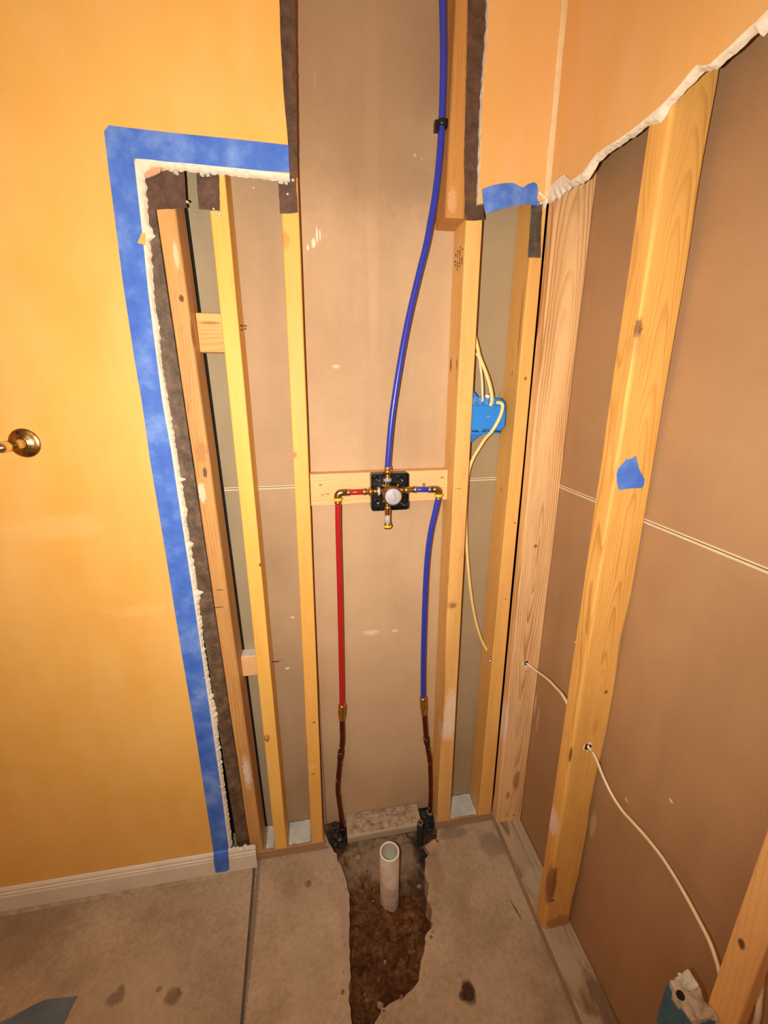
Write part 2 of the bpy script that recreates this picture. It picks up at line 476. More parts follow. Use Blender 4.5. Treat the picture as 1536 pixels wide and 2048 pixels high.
M_conc_l = mat_concrete('concrete_left', [
    fs(230, 1998, .026, .017, (.07, .028, .014), 1.0, .45), fs(240, 1985, .012, .02, (.07, .028, .014), .95, .45),
    fs(346, 1993, .026, .021, (.085, .036, .02), 1.0, .3), fs(318, 1979, .010, .008, (.09, .04, .02), .9, .4),
    fs(275, 1990, .16, .10, (.50, .40, .29), .45, .7), fs(420, 1800, .14, .02, (.46, .34, .24), .5, .7), fs(30, 1860, .2, .15, (.22, .145, .08), .4, .6)], 4,
    base=((.33, .25, .17), (.46, .36, .25), (.58, .47, .34)))
mb = slab_poly(MB(), outline, (0, 0, -.09), 0, 0)
mb.build('concrete_slab', M_conc_r, floor)
o2 = [Vector((XL, .11, 0)), Vector((XL, YB_ROOM, 0)), Vector((JX(YB_ROOM) - .004, YB_ROOM, 0)), Vector((JX(.11) - .004, .11, 0))]
slab_poly(MB(), [p + Vector((0, 0, .001)) for p in o2], (0, 0, -.09), 0, 0).build('concrete_slab', M_conc_l, floor)
MB().box((JX(.11) - .06, YB_ROOM, -.09), (JX(.11) + .12, .11, -.007)).build('joint_mortar', mat_plain('grey_joint_mortar', (.15, .12, .09), .9, nscale=20, bmp=.5), floor)
# soil in the trench (height field)
def soil_z(x, y):
    z = -.075
    t = min(1, max(0, (y + .13) / .11)); z += t * .055
    t = min(1, max(0, (-.33 - y) / .12)); z += t * .045 * (.6 + .4 * noise.noise((x * 20, y * 20, 1)))
    t = min(1, max(0, (x - .24) / .1)) * min(1, max(0, (y + .2) / .12)); z -= t * .02
    z += noise.noise((x * 14, y * 14, 0)) * .018 + noise.noise((x * 45, y * 45, 3)) * .014 + noise.noise((x * 120, y * 120, 7)) * .007
    return min(z, -.004)
gx, gy = 90, 130; x0, x1, y0, y1 = -.03, .43, -.56, .105
vs = [(x0 + (x1 - x0) * i / gx, y0 + (y1 - y0) * j / gy, 0) for j in range(gy + 1) for i in range(gx + 1)]
vs = [(a, b, soil_z(a, b)) for a, b, c in vs]
fsx = [(j * (gx + 1) + i, j * (gx + 1) + i + 1, (j + 1) * (gx + 1) + i + 1, (j + 1) * (gx + 1) + i) for j in range(gy) for i in range(gx)]
def mat_soil():
    m, t, b = nt('trench_soil')
    tc = N(t, 'ShaderNodeTexCoord').outputs['Object']
    n = noisen(t, tc, 60, 9, .75)
    c = ramp(t, n, [(.36, (.07, .026, .012)), (.5, (.20, .088, .036)), (.68, (.36, .20, .10))])
    n2 = noisen(t, tc, 150, 4, .7)
    c = mix(t, ramp(t, n2, [(.58, 0.0), (.68, .7)]), c, (.42, .28, .16))
    n5 = noisen(t, tc, 11, 4, .6)
    c = mix(t, ramp(t, n5, [(.45, 0.0), (.62, .6)]), c, (.055, .018, .009))
    c = spots_on(t, tc, c, [((.19, -.03, -.02), (.17, .12, .1), (.42, .31, .21), .85, .8), ((.28, -.12, -.05), (.05, .05, .1), (.10, .07, .05), .7, .8),
                            ((.33, -.03, -.03), (.07, .07, .1), (.055, .048, .042), .85, .6), ((.16, -.47, -.03), (.10, .05, .1), (.36, .23, .14), .8, .6),
                            ((.02, .04, -.02), (.05, .06, .1), (.03, .027, .025), .9, .5)])
    t.links.new(c, b.inputs['Base Color']); b.inputs['Roughness'].default_value = .95; b.inputs['Specular IOR Level'].default_value = .15
    bump(t, b, mathn(t, 'ADD', n, n2), .9, .006)
    return m
soil = MB().add(vs, fsx, 0, True).build('soil', mat_soil(), floor); soil['kind'] = 'stuff'
# loose stones in the trench
def rock(c, r, seed, flat=.6):
    bm = bmesh.new(); bmesh.ops.create_icosphere(bm, subdivisions=2, radius=1)
    mb = MB()
    vs = []
    for v in bm.verts:
        p = v.co.copy(); k = .75 + .5 * noise.noise(p * 1.3 + Vector((seed * 3.7, 0, 0))) + .15 * noise.noise(p * 4 + Vector((seed, 0, 0)))
        vs.append(Vector(c) + Vector((p.x * r, p.y * r * .8, p.z * r * flat)) * k)
    fs_ = [tuple(v.index for v in f.verts) for f in bm.faces]; bm.free()
    return mb.add(vs, fs_, 0, False)
for i, (px, py, r) in enumerate([(712, 1757, .009), (735, 1742, .008), (722, 1783, .010), (745, 1800, .007), (812, 1836, .008), (728, 1838, .006), (770, 1925, .007), (795, 1945, .006), (757, 1960, .006),
                                 (838, 1775, .010), (700, 1690, .012), (742, 1698, .010), (716, 1716, .014), (822, 1750, .008), (735, 2000, .010), (760, 2012, .012), (730, 1990, .007), (790, 1880, .005), (680, 1676, .010), (828, 1903, .006)]):
    p = ZP(px, py, -.06); p = ZP(px, py, soil_z(p.x, p.y))
    rock((p.x, p.y, soil_z(p.x, p.y) + r * .2), r, i).build('stone', M_stone if i % 3 else M_chunk, soil)

# ---- ceiling and the unseen rest of the room
def struct(o, k='structure'): o['kind'] = k; return o
struct(MB().box((XL - .1, YB_ROOM - .1, CEIL), (XR_ROOM + .1, .25, CEIL + .05)).build('ceiling', M_ceil))
struct(MB().box((XL - .05, YB_ROOM, -.1), (XL, .11, CEIL)).build('wall_left', M_orange))
struct(MB().box((XL - .05, YB_ROOM - .05, -.1), (XR_ROOM + .05, YB_ROOM, CEIL)).build('wall_front', M_orange))

# ---- back wall: drywall of the neighbouring room seen through the framing (paper side)
SEAM = 1.2733
back = empty('wall_back', (0, D, 0)); tag(back, kind='structure')
PT, PT2 = (.63, .44, .27), (.50, .335, .195)       # warm tan paper
PG, PG2 = (.43, .335, .21), (.34, .26, .16)        # greyer sheets
def paperpanel(name, x0, x1, z0, z1, mat, parent, edge_top=False, edge_bot=False):
    g = .004
    mb = MB().box((x0, D + .001, z0), (x1, D + .014, z1))
    ob = mb.build(name, mat, parent)
    if edge_top: MB().box((x0, D - .0002, z1 - .0042), (x1, D + .0009, z1)).build('edge_paper', M_paperedge, parent)
    if edge_bot: MB().box((x0, D - .0002, z0), (x1, D + .0009, z0 + .0030)).build('edge_paper', M_paperedge, parent)
    return ob
ws = lambda px, py, rx, rz, c, s=.7, n=.6: (tuple(YP(px, py, D)), (rx, .03, rz), c, s, n)
WHT = (.92, .80, .62)
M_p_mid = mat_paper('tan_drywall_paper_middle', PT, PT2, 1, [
    ws(627, 486, .006, .012, WHT, .95, .3), ws(634, 470, .003, .020, WHT, .95, .2), ws(616, 495, .003, .008, WHT, .9, .3), ws(640, 470, .002, .014, WHT, .9, .2),
    ws(830, 310, .003, .004, WHT, .9, .3), ws(843, 318, .002, .002, WHT, .9, .3), ws(630, 155, .0015, .028, (.7, .5, .3), .7, .1), ws(745, 150, .0012, .03, (.6, .42, .25), .6, .1),
    ws(743, 1265, .03, .010, (.85, .66, .46), .7, 1.0), ws(672, 733, .012, .006, (.85, .68, .5), .6, .8), ws(790, 1262, .012, .006, (.85, .66, .46), .7, .9),
    ws(745, 350, .018, .5, (.66, .44, .27), .35, .3), (tuple(YP(735, -30, D)), (.34, .34, .50), (.24, .15, .085), .5, .6)])  # last spot paints the shade at the channel top into the paper colour
M_p_midlow = M_p_mid
M_p_b1 = mat_paper('greenish_grey_drywall_paper', (.42, .34, .225), (.34, .275, .175), 5)
M_p_b2 = mat_paper('grey_tan_drywall_paper', (.52, .36, .215), (.40, .275, .165), 9, [
    ws(575, 1337, .008, .004, WHT, .8, .4), ws(585, 1235, .006, .004, WHT, .6, .5), ws(507, 375, .002, .002, WHT, .9, .2)])
M_p_rt = mat_paper('brown_grey_drywall_paper', (.43, .33, .205), (.36, .27, .16), 12)
xb1 = YP(372, 340, D).x + .002
b1l = lambda py: None
g0 = YP(452, 1000, D)                                # right silhouette of the doubled end stud
l1_ = line(YP(333, 560), YP(468.5, 1480))
def gapx(z): return l1_(z).x + .0385 + .0065
for (za, zb2, e0, e1) in ((SEAM + .002, CEIL, SEAM + .002, SEAM + .005), (0, SEAM, SEAM - .0042, SEAM)):
    slab_poly(MB(), [Vector((gapx(za), D + .001, za)), Vector((-.176, D + .001, za)), Vector((-.176, D + .001, zb2)), Vector((gapx(zb2), D + .001, zb2))], (0, .013, 0), 0, 0).build('drywall_panel', M_p_b1, back)
    MB().box((gapx(e0) + .0005, D - .0002, e0), (-.176, D + .0009, e1)).build('edge_paper', M_paperedge, back)
paperpanel('drywall_panel', -.175, -.020, SEAM + .002, CEIL, M_p_b2, back, edge_bot=True)
paperpanel('drywall_panel', -.175, -.020, 0, SEAM, M_p_b2, back, edge_top=True)
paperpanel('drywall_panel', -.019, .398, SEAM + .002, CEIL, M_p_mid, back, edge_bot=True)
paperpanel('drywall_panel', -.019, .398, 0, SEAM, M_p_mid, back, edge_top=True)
paperpanel('drywall_panel', .399, .60, SEAM + .002, CEIL, M_p_rt, back, edge_bot=True)
paperpanel('drywall_panel', .399, .60, 0, SEAM, M_p_rt, back, edge_top=True)
MB().box((XL, D + .03, -.05), (XR_ROOM, D + .04, CEIL)).build('void_sheet', M_dark, back)  # black sheet added so the gap beside the stud reads as unlit void

# ---- side wall paper panels
side = empty('wall_right', (XS + D, 0, 0)); tag(side, kind='structure')
xs = XS + D
ss = lambda px, py, ry, rz, c, s=.7, n=.6: (tuple(XP(px, py, xs)), (.03, ry, rz), c, s, n)
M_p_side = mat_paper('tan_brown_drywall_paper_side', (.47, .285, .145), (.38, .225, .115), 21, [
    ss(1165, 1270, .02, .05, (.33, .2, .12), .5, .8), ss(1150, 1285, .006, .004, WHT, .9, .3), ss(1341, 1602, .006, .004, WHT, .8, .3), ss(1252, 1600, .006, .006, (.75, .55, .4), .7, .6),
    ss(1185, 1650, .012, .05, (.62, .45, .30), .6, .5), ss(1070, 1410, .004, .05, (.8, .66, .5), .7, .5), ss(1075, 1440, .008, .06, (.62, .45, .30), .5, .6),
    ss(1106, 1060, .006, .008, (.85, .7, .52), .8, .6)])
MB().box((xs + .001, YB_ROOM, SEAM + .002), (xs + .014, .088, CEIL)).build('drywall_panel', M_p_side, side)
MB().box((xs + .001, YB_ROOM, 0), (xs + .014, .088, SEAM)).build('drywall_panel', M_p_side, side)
MB().box((xs - .0002, YB_ROOM, SEAM - .0045), (xs + .0009, .088, SEAM)).build('edge_paper', M_paperedge, side)
MB().box((xs - .0002, YB_ROOM, SEAM + .002), (xs + .0009, .088, SEAM + .0052)).build('edge_paper', M_paperedge, side)

# ---- orange drywall, left board with its cut opening
yd = -DW
def jag(p, amp, seed, f=55):
    return noise.noise((p.x * f, p.z * f, seed)) * amp + noise.noise((p.x * f * 3, p.z * f * 3, seed + 4)) * amp * .5
cut_top = [(579, 352), (520, 346), (470, 340), (400, 333), (340, 327), (300, 324), (273, 322)]
cut_left = [(273, 322), (281, 400), (289, 480), (300, 600), (313, 716), (327, 800), (343, 900), (368, 1066), (385, 1180), (401, 1295), (414, 1380), (429, 1480), (440, 1560), (452, 1640), (459, 1697)]
chan = [(557, -30), (562, 100), (570, 220), (577, 300), (579, 352)]
P = [YP(*q, yd) for q in chan] + [YP(*q, yd) for q in cut_top[1:]] + [YP(*q, yd) for q in cut_left[1:]]
P = resample(P, .03)
P = [p + Vector((jag(p, .0012, 2), 0, jag(p, .0012, 7))) for p in P]
last = P[-1]
outl = [Vector((XL, yd, CEIL)), Vector((P[0].x - .002, yd, CEIL))] + P + [Vector((last.x, yd, .001)), Vector((XL, yd, .001))]
wl = empty('wall_back_left', (0, 0, 0)); tag(wl, kind='structure')
slab_poly(MB(), outl, (0, DW - .0005, 0), 0, 1).build('painted_drywall', [M_orange, M_gyp2], wl)

def torn_strip(name, path, out_fn, y_or_x, parent, rows=4, depth=DW, seed=0, step=.004, ax=1, mat=None):
    """crumbled gypsum along a cut: path on the room face, out_fn(point, s) -> offset vector at the rear face"""
    r = resample(path, step); L = len(r); vs = []; fs_ = []
    back_dir = Vector((0, 1, 0)) if ax == 1 else Vector((1, 0, 0))
    for i, p in enumerate(r):
        off = out_fn(p, i / (L - 1))
        for k in range(rows + 1):
            t = k / rows
            q = p + off * (t ** .7) + back_dir * (depth * t * t * .95 - .0006 * (1 - t))
            nv = noise.noise_vector(q * 120 + Vector((seed, 0, 0)))
            q = q + nv * .0013 * (0 if k == 0 else 1)
            vs.append(q)
        vs.append(p + back_dir * (depth * .95) - off * .3)
    m = rows + 2
    for i in range(L - 1):
        for k in range(m - 1):
            a = i * m + k; fs_.append((a, a + 1, a + m + 1, a + m))
    return MB().add(vs, fs_, 0, False).build(name, mat or M_gyp, parent)
jagw = [(322, .016), (400, .012), (440, .011), (458, .022), (468, .020), (480, .010), (600, .008), (660, .012), (716, .008), (800, .009), (880, .010), (957, .011), (962, .030), (968, .012), (1020, .013), (1025, .020), (1040, .009), (1085, .010), (1092, .026), (1100, .011), (1140, .014), (1185, .012), (1190, .032), (1200, .018), (1215, .010), (1250, .012), (1280, .009), (1380, .011), (1440, .020), (1460, .014), (1500, .013), (1600, .010), (1697, .010)]
def pyof(p):
    c = Vector((CX, CY, CZ)); d = p - c
    return 1024 - F * d.dot(upv) / d.dot(fwd)
def interp(tab, v):
    for (a, x), (b, y) in zip(tab[:-1], tab[1:]):
        if v <= b: return x + (y - x) * max(0, (v - a)) / max(1e-9, b - a)
    return tab[-1][1]
left_path = [YP(*q, yd - .0005) + Vector((-.004, 0, 0)) for q in cut_left]
def off_left(p, s):
    w = .82 * interp(jagw, pyof(p)) * (.85 + .45 * noise.noise((p.z * 90, 0, 5))) + .001
    return Vector((w + .004, 0, noise.noise((p.z * 70, 3, 5)) * .003))
torn_strip('torn_gypsum_edge', left_path, off_left, 1, wl, seed=3)
top_path = [YP(*q, yd - .0005) + Vector((0, 0, .004)) for q in cut_top]
def off_top(p, s):
    return Vector((0, 0, -(.010 + abs(noise.noise((p.x * 60, 1, 8))) * .006 + (.008 if s > .93 else 0))))
torn_strip('torn_gypsum_edge', top_path, off_top, 1, wl, seed=8)
cp = [YP(*q, yd) for q in [(286, 350), (292, 340), (303, 333), (322, 332), (318, 343), (306, 349), (292, 354)]]
slab_poly(MB(), [p + Vector((0, .004, 0)) for p in cp], (0, .003, 0), 0, 0).build('paper_flap', mat_plain('torn_tan_paper', (.72, .42, .24), .8), wl)
cp = [YP(*q, yd - .0012) for q in [(283, 466), (291, 466), (291, 490), (275, 486)]]
slab_poly(MB(), cp, (0, .001, 0), 0, 0).build('paint_chip', M_orange, wl)

# ---- orange drywall, upper right: back part, corner, side part with torn diagonal edge
wr = empty('wall_back_right', (0, 0, 0)); tag(wr, kind='structure')
xr_ = XS - DW
chR = [(979, -30), (975, 60), (968, 150), (963, 228), (960, 330), (957, 408)]
Pl = [YP(*q, yd) for q in chR]
corner_low = YP(1085, 398, yd); corner_low.x = xr_
Pb = [YP(*q, yd) for q in [(957, 408), (975, 404), (1010, 402), (1050, 403), (1070, 405)]]
pts = [Vector((Pl[0].x + .003, yd, CEIL))] + resample(Pl, .02) + resample(Pb[1:], .01) + [corner_low, Vector((xr_, yd, CEIL))]
pts = [pts[0]] + [p + Vector((jag(p, .0018, 3), 0, jag(p, .0018, 6))) for p in pts[1:-2]] + pts[-2:]
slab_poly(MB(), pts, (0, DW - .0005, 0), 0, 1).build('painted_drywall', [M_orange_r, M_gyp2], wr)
diag = [(1091, 390), (1098, 376), (1106, 368), (1119, 356), (1130, 348), (1136, 356), (1143, 361), (1153, 354), (1166, 345), (1180, 325), (1195, 306), (1213, 294), (1231, 283), (1264, 260), (1296, 234), (1312, 220), (1329, 205), (1348, 185), (1362, 168), (1374, 153), (1386, 138), (1394, 130), (1408, 131), (1420, 128), (1440, 110), (1459, 94), (1492, 62), (1515, 42), (1536, 20)]
dpath = [XP(*q, xr_) for q in diag]
e = dpath[-1]; dd = (dpath[-1] - dpath[-4]).normalized()
while dpath[-1].z < CEIL - .03: dpath.append(dpath[-1] + dd * .04)
dpath = [p for p in dpath if p.z < CEIL]
outs = [Vector((xr_, yd, CEIL)), Vector((xr_, yd, dpath[0].z + .01))] + dpath + [Vector((xr_, dpath[-1].y, CEIL))]
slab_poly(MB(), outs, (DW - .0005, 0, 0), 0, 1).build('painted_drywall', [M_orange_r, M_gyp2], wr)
lower = [(1085, 415), (1107, 407), (1124, 391), (1140, 378), (1156, 371), (1176, 361), (1199, 325), (1212, 312), (1238, 293), (1264, 273), (1296, 252), (1322, 246), (1335, 228), (1342, 208), (1365, 186), (1391, 163), (1414, 140), (1443, 120), (1485, 88), (1524, 52)]
lowp = [XP(*q, xr_ + DW * .9) for q in lower]
dirn = (dpath[-1] - dpath[0]).normalized(); perp = Vector((0, dirn.z, -dirn.y));
if perp.z > 0: perp = -perp
lt = sorted([((q - dpath[0]).dot(dirn), (q - dpath[0]).dot(perp)) for q in lowp])
def off_diag(p, s):
    t = (p - dpath[0]).dot(dirn); me = (p - dpath[0]).dot(perp)
    w = max(.006, interp(lt, t) - me) if t < lt[-1][0] else .016
    w *= (1 + .25 * noise.noise((t * 80, 1, 1)))
    return perp * w
torn_strip('torn_gypsum_edge', [p - Vector((.0004, 0, 0)) for p in dpath], off_diag, 0, wr, ax=0, seed=12, rows=5)
# crumbled plaster at the lower end of the inside corner, and a pale filled joint up the corner
torn_strip('torn_gypsum_edge', [YP(1072, 380, yd - .0004), YP(1080, 384, yd - .0004), corner_low + Vector((0, -.0004, 0))], lambda p, s: Vector((0, 0, -(.010 + abs(noise.noise((p.x * 90, 0, 2))) * .016))), 1, wr, seed=22)
torn_strip('torn_gypsum_edge', [p + Vector((0, -.0004, 0)) for p in Pl], lambda p, s: Vector((-(.0008 + abs(noise.noise((p.z * 30, 0, 2))) * .003), 0, 0)), 1, wr, seed=25)
cv = []
for i in range(30):
    z = corner_low.z + .004 + (CEIL - corner_low.z) * i / 29
    w1 = .010 + .003 * noise.noise((z * 12, 0, 0)); w2 = .010 + .003 * noise.noise((z * 12, 5, 0))
    cv += [(xr_ - w1, yd - .0004, z), (xr_ - .0022, yd - .0022, z), (xr_ - .0004, yd - w2, z)]
cvf = []
for i in range(29):
    for k in range(2): a = i * 3 + k; cvf.append((a, a + 1, a + 4, a + 3))
MB().add(cv, cvf, 0, True).build('corner_joint', M_joint, wr)

# ---- baseboard with a moulded profile, left
prof = [(0, .0), (.0125, .0), (.0125, .058), (.0105, .062), (.0105, .068), (.0075, .071), (.0075, .078), (.004, .083), (0, .085)]
xe = YP(513, 1720, yd - .0125).x
vs = []; n = len(prof)
for x in (XL + .001, xe):
    for (d, z) in prof: vs.append((x, yd - .0006 - d, z + .006))
fs_ = [(i, i + 1, n + i + 1, n + i) for i in range(n - 1)] + [tuple(range(n)), tuple(reversed(range(n, 2 * n)))]
bb = MB().add(vs, fs_).build('baseboard_left', M_white); struct(bb)
caulk = []
r_ = [Vector((XL + i * .02, yd - .0135, 0)) for i in range(int((xe - XL) / .02) + 1)]
vs = []
for p in r_:
    k = .006 + .004 * noise.noise((p.x * 9, 0, 0)); 
    vs += [(p.x, yd - .0125, .009), (p.x, yd - .0145, .006), (p.x, yd - .0142 - k * 1.2, .0015)]
MB().add(vs, [(i * 3 + k, i * 3 + k + 1, i * 3 + k + 4, i * 3 + k + 3) for i in range(len(r_) - 1) for k in range(2)], 0, False).build('floor_adhesive', mat_plain('pinkish_tan_adhesive', (.52, .38, .26), .8, var=.2, nscale=30, bmp=.5), bb)
for i in range(7):      # crumbs of plaster on top of the board's broken end
    rock((xe - .008 - i * .012, yd - .004 - (i % 2) * .004, .094 + (i % 3) * .003), .008 + .003 * (i % 2), 40 + i).build('plaster_crumb', M_gyp, bb)
# ================================================================== FRAMING
WL_, WD_ = (.93, .60, .20), (.74, .36, .09)
def wood(name, l, d, seed, org, spots=(), **kw):
    sp = []
    for (p, r, c, s, n) in spots: sp.append((tuple(Vector(p) - Vector(org)), r, c, s, n))
    return mat_wood(name, l, d, seed, spots=sp, **kw)
KN = (.22, .08, .025); WHP = (.86, .70, .54); DK = (.08, .035, .015)
PLT = .038
# stud 1 (with dark doubled stud to its left)
def edge(p, q, y=0.0): return line(YP(*p, y), YP(*q, y))
l1 = edge((333, 560), (468.5, 1480)); 
r1 = lambda z: l1(z) + Vector((.0385, 0, 0))
org = l1(PLT); org = (org.x, org.y, PLT)
s1 = vbeam('wall_stud', l1, r1, D, PLT, CEIL - .002, wood('stud_wood_orange', (.68, .37, .125), (.34, .14, .04), 2, org, [
    (YP(363, 597), (.006, .02, .009), DK, .9, .3), (YP(385, 668), (.004, .02, .035), (.2, .08, .03), .7, .5), (YP(410, 945), (.006, .02, .016), DK, .85, .5),
    (YP(402, 905), (.016, .02, .03), (.45, .18, .05), .6, .6), (YP(404, 985), (.010, .02, .03), WHP, .8, .7), (YP(352, 510), (.006, .02, .03), (.9, .75, .5), .6, .6),
    (YP(496, 1530, .03), (.016, .05, .09), (.80, .70, .66), .85, .5), (YP(435, 1215), (.02, .02, .002), DK, .8, .2), (YP(440, 1180), (.012, .02, .002), DK, .7, .2)], freq=150, contrast=.7, dirt=.5),
    rnd=[.002, .007, .003, .002], seed=1, label='orange-brown timber stud with rounded edge beside the dark adhesive-smeared stud')
# dark stud
d0l = lambda z: l1(z) + Vector((-.0405, 0, 0)); d0r = lambda z: l1(z) + Vector((-.0015, 0, 0))
vbeam('wall_stud', d0l, d0r, D, PLT, CEIL - .002, M_mwood, rnd=.003, seed=4, wob=.0012,
      label='leftmost stud, its face black-brown with old adhesive, next to the blue-taped wall edge')
# stud 2
l2 = edge((433.6, 560), (530, 1500)); r2 = edge((469, 560), (556, 1500))
org = l2(PLT); org = (org.x, org.y, PLT)
s2 = vbeam('wall_stud', l2, r2, D, PLT, CEIL - .002, wood('stud_wood_yellow', (.90, .54, .125), (.66, .31, .05), 5, org, [
    (YP(520, 1130), (.004, .02, .006), KN, .9, .3), (YP(534, 1477), (.010, .02, .016), (.30, .10, .03), .85, .5), (YP(533, 1475), (.005, .02, .008), (.75, .4, .12), .8, .2),
    (YP(535, 1530), (.006, .02, .03), (.8, .6, .4), .5, .6)], freq=260, contrast=.45, dirt=.12, tilt=(.8, .6)), seed=8,
    label='bright yellow timber stud between the two short blocks and the channel stud')
# stud 3
l3 = edge((569, 560), (615, 1520)); r3 = edge((603, 560), (640, 1520))
org = l3(PLT); org = (org.x, org.y, PLT)
s3 = vbeam('wall_stud', l3, r3, D, PLT, CEIL - .002, wood('stud_wood_honey', (.86, .475, .115), (.56, .25, .05), 9, org, [
    (YP(590, 910), (.006, .02, .009), (.45, .18, .05), .8, .4), (YP(571, 480), (.010, .02, .02), (.5, .24, .07), .6, .7), (YP(628, 1445), (.005, .02, .003), DK, .9, .3),
    (YP(627, 1548), (.004, .02, .003), DK, .9, .3), (YP(622, 1535), (.018, .02, .012), (.85, .58, .34), .5, .5)], freq=230, contrast=.4, dirt=.2, tilt=(1.0, .7)), seed=12,
    label='timber stud left of the pipe channel, dark felt on its upper half')
# stud R
lR = edge((921.8, 660), (888.5, 1350)); rR = edge((953, 660), (915.6, 1350))
org = lR(PLT); org = (org.x, org.y, PLT)
sR = vbeam('wall_stud', lR, rR, D, PLT, CEIL - .002, wood('stud_wood_knotty', (.84, .50, .165), (.50, .22, .06), 14, org, [
    (YP(906, 1211), (.013, .02, .010), DK, .9, .5), (YP(903, 1211), (.020, .02, .016), (.55, .27, .1), .6, .5), (YP(905, 975, .03), (.004, .02, .014), DK, .7, .4),
    (XP(902, 730, lR(1.6).x), (.006, .008, .022), DK, .85, .4), (XP(914, 728, lR(1.6).x), (.006, .004, .018), DK, .85, .4),
    (YP(902, 1430), (.03, .03, .11), (.88, .72, .55), .7, .6), (YP(893, 1460), (.03, .05, .05), (.86, .70, .56), .6, .6), (YP(918, 977), (.008, .01, .001), DK, .9, .2),
    (XP(886, 1400, lR(.6).x), (.006, .006, .2), (.25, .1, .06), .6, .7)], freq=190, contrast=.6, dirt=.35, tilt=(1.5, 1.0)), seed=17, rnd=[.004, .002, .002, .002],
    label='timber stud right of the pipe channel with grade stamp and knots')
# end stud E
lE = edge((1046, 660), (996, 1200)); rE = edge((1068.5, 660), (1018.5, 1200))
lEf = lambda z: Vector((lE(z).x, 0.0, z)); rEf = lambda z: Vector((XS - .0065 - .0008 * math.sin(z * 3), 0.0, z))
org = lEf(PLT); org = (org.x, org.y, PLT)
sE = vbeam('wall_stud', lEf, rEf, D, PLT, CEIL - .002, wood('stud_wood_end', (.84, .48, .14), (.50, .22, .05), 19, org, [
    (YP(1053, 553), (.003, .02, .02), DK, .85, .4), (YP(1049, 590), (.004, .02, .05), KN, .7, .7), (YP(1051, 757), (.004, .02, .006), KN, .9, .3), (YP(1030, 1046), (.003, .02, .003), DK, .9, .3),
    (XP(1023, 747, lEf(1.4).x), (.006, .003, .008), DK, .8, .4), (XP(1002, 980, lEf(1.2).x), (.006, .003, .01), DK, .6, .4), (YP(1011, 1198), (.002, .02, .003), DK, .9, .3), (XP(1040, 640, lEf(1.5).x), (.006, .005, .12), KN, .6, .7)], freq=200, contrast=.5, dirt=.35), seed=21,
    label='last stud of the back wall, tight in the corner right of the blue electrical box')
# corner stud C of side wall (wide face towards the camera)
def sbeam(name, y0f, y1f, x0f, x1f, z0, z1, mat, rnd, seed, label, wane=None, wob=.0006, cat='stud'):
    mb = MB(); rings = []; nseg = max(6, int((z1 - z0) / .05))
    for i in range(nseg + 1):
        z = z0 + (z1 - z0) * i / nseg
        rings.append([Vector((x0f(z), y0f(z), z)), Vector((x1f(z), y0f(z), z)), Vector((x1f(z), y1f(z), z)), Vector((x0f(z), y1f(z), z))])
    beam_rings(mb, rings, rnd, seed, wob, wane)
    ob = mb.build(name, mat, origin=(x0f(z0), y0f(z0), z0))
    return tag(ob, label, cat)
yC = lambda z: -.0385
orgC = (XS, -.0385, PLT)
sC = sbeam('wall_stud', yC, lambda z: -.0025, lambda z: XS - .0045, lambda z: XS + D, PLT, CEIL - .03, wood('stud_wood_grained', (.88, .57, .28), (.46, .21, .075), 24, orgC, [
    (YP(1074, 1092, -.0385), (.006, .02, .007), KN, .85, .4), (YP(1058, 1332, -.0385), (.010, .02, .016), (.8, .66, .5), .7, .6),
    (YP(1035, 1560, -.0385), (.014, .02, .05), (.33, .14, .05), .7, .8), (YP(1018, 1590, -.0385), (.008, .02, .02), (.33, .14, .05), .7, .7), (YP(1030, 1630, -.0385), (.004, .02, .004), DK, .9, .3), (YP(1016, 1628, -.0385), (.003, .02, .003), DK, .9, .3),
    (YP(1040, 1440, -.0385), (.03, .02, .12), (.75, .50, .30), .5, .6), (XP(1010, 1440, XS), (.01, .03, .10), (.88, .74, .66), .75, .5), (YP(1120, 550, -.0385), (.02, .02, .14), (.70, .40, .15), .4, .6)],
    freq=150, contrast=1.25, dirt=.2, pith=(-.045, .045), tilt=(2.6, 0)), [.006, .002, .002, .003], 25,
    'corner stud of the side wall with bold arched grain facing the camera')
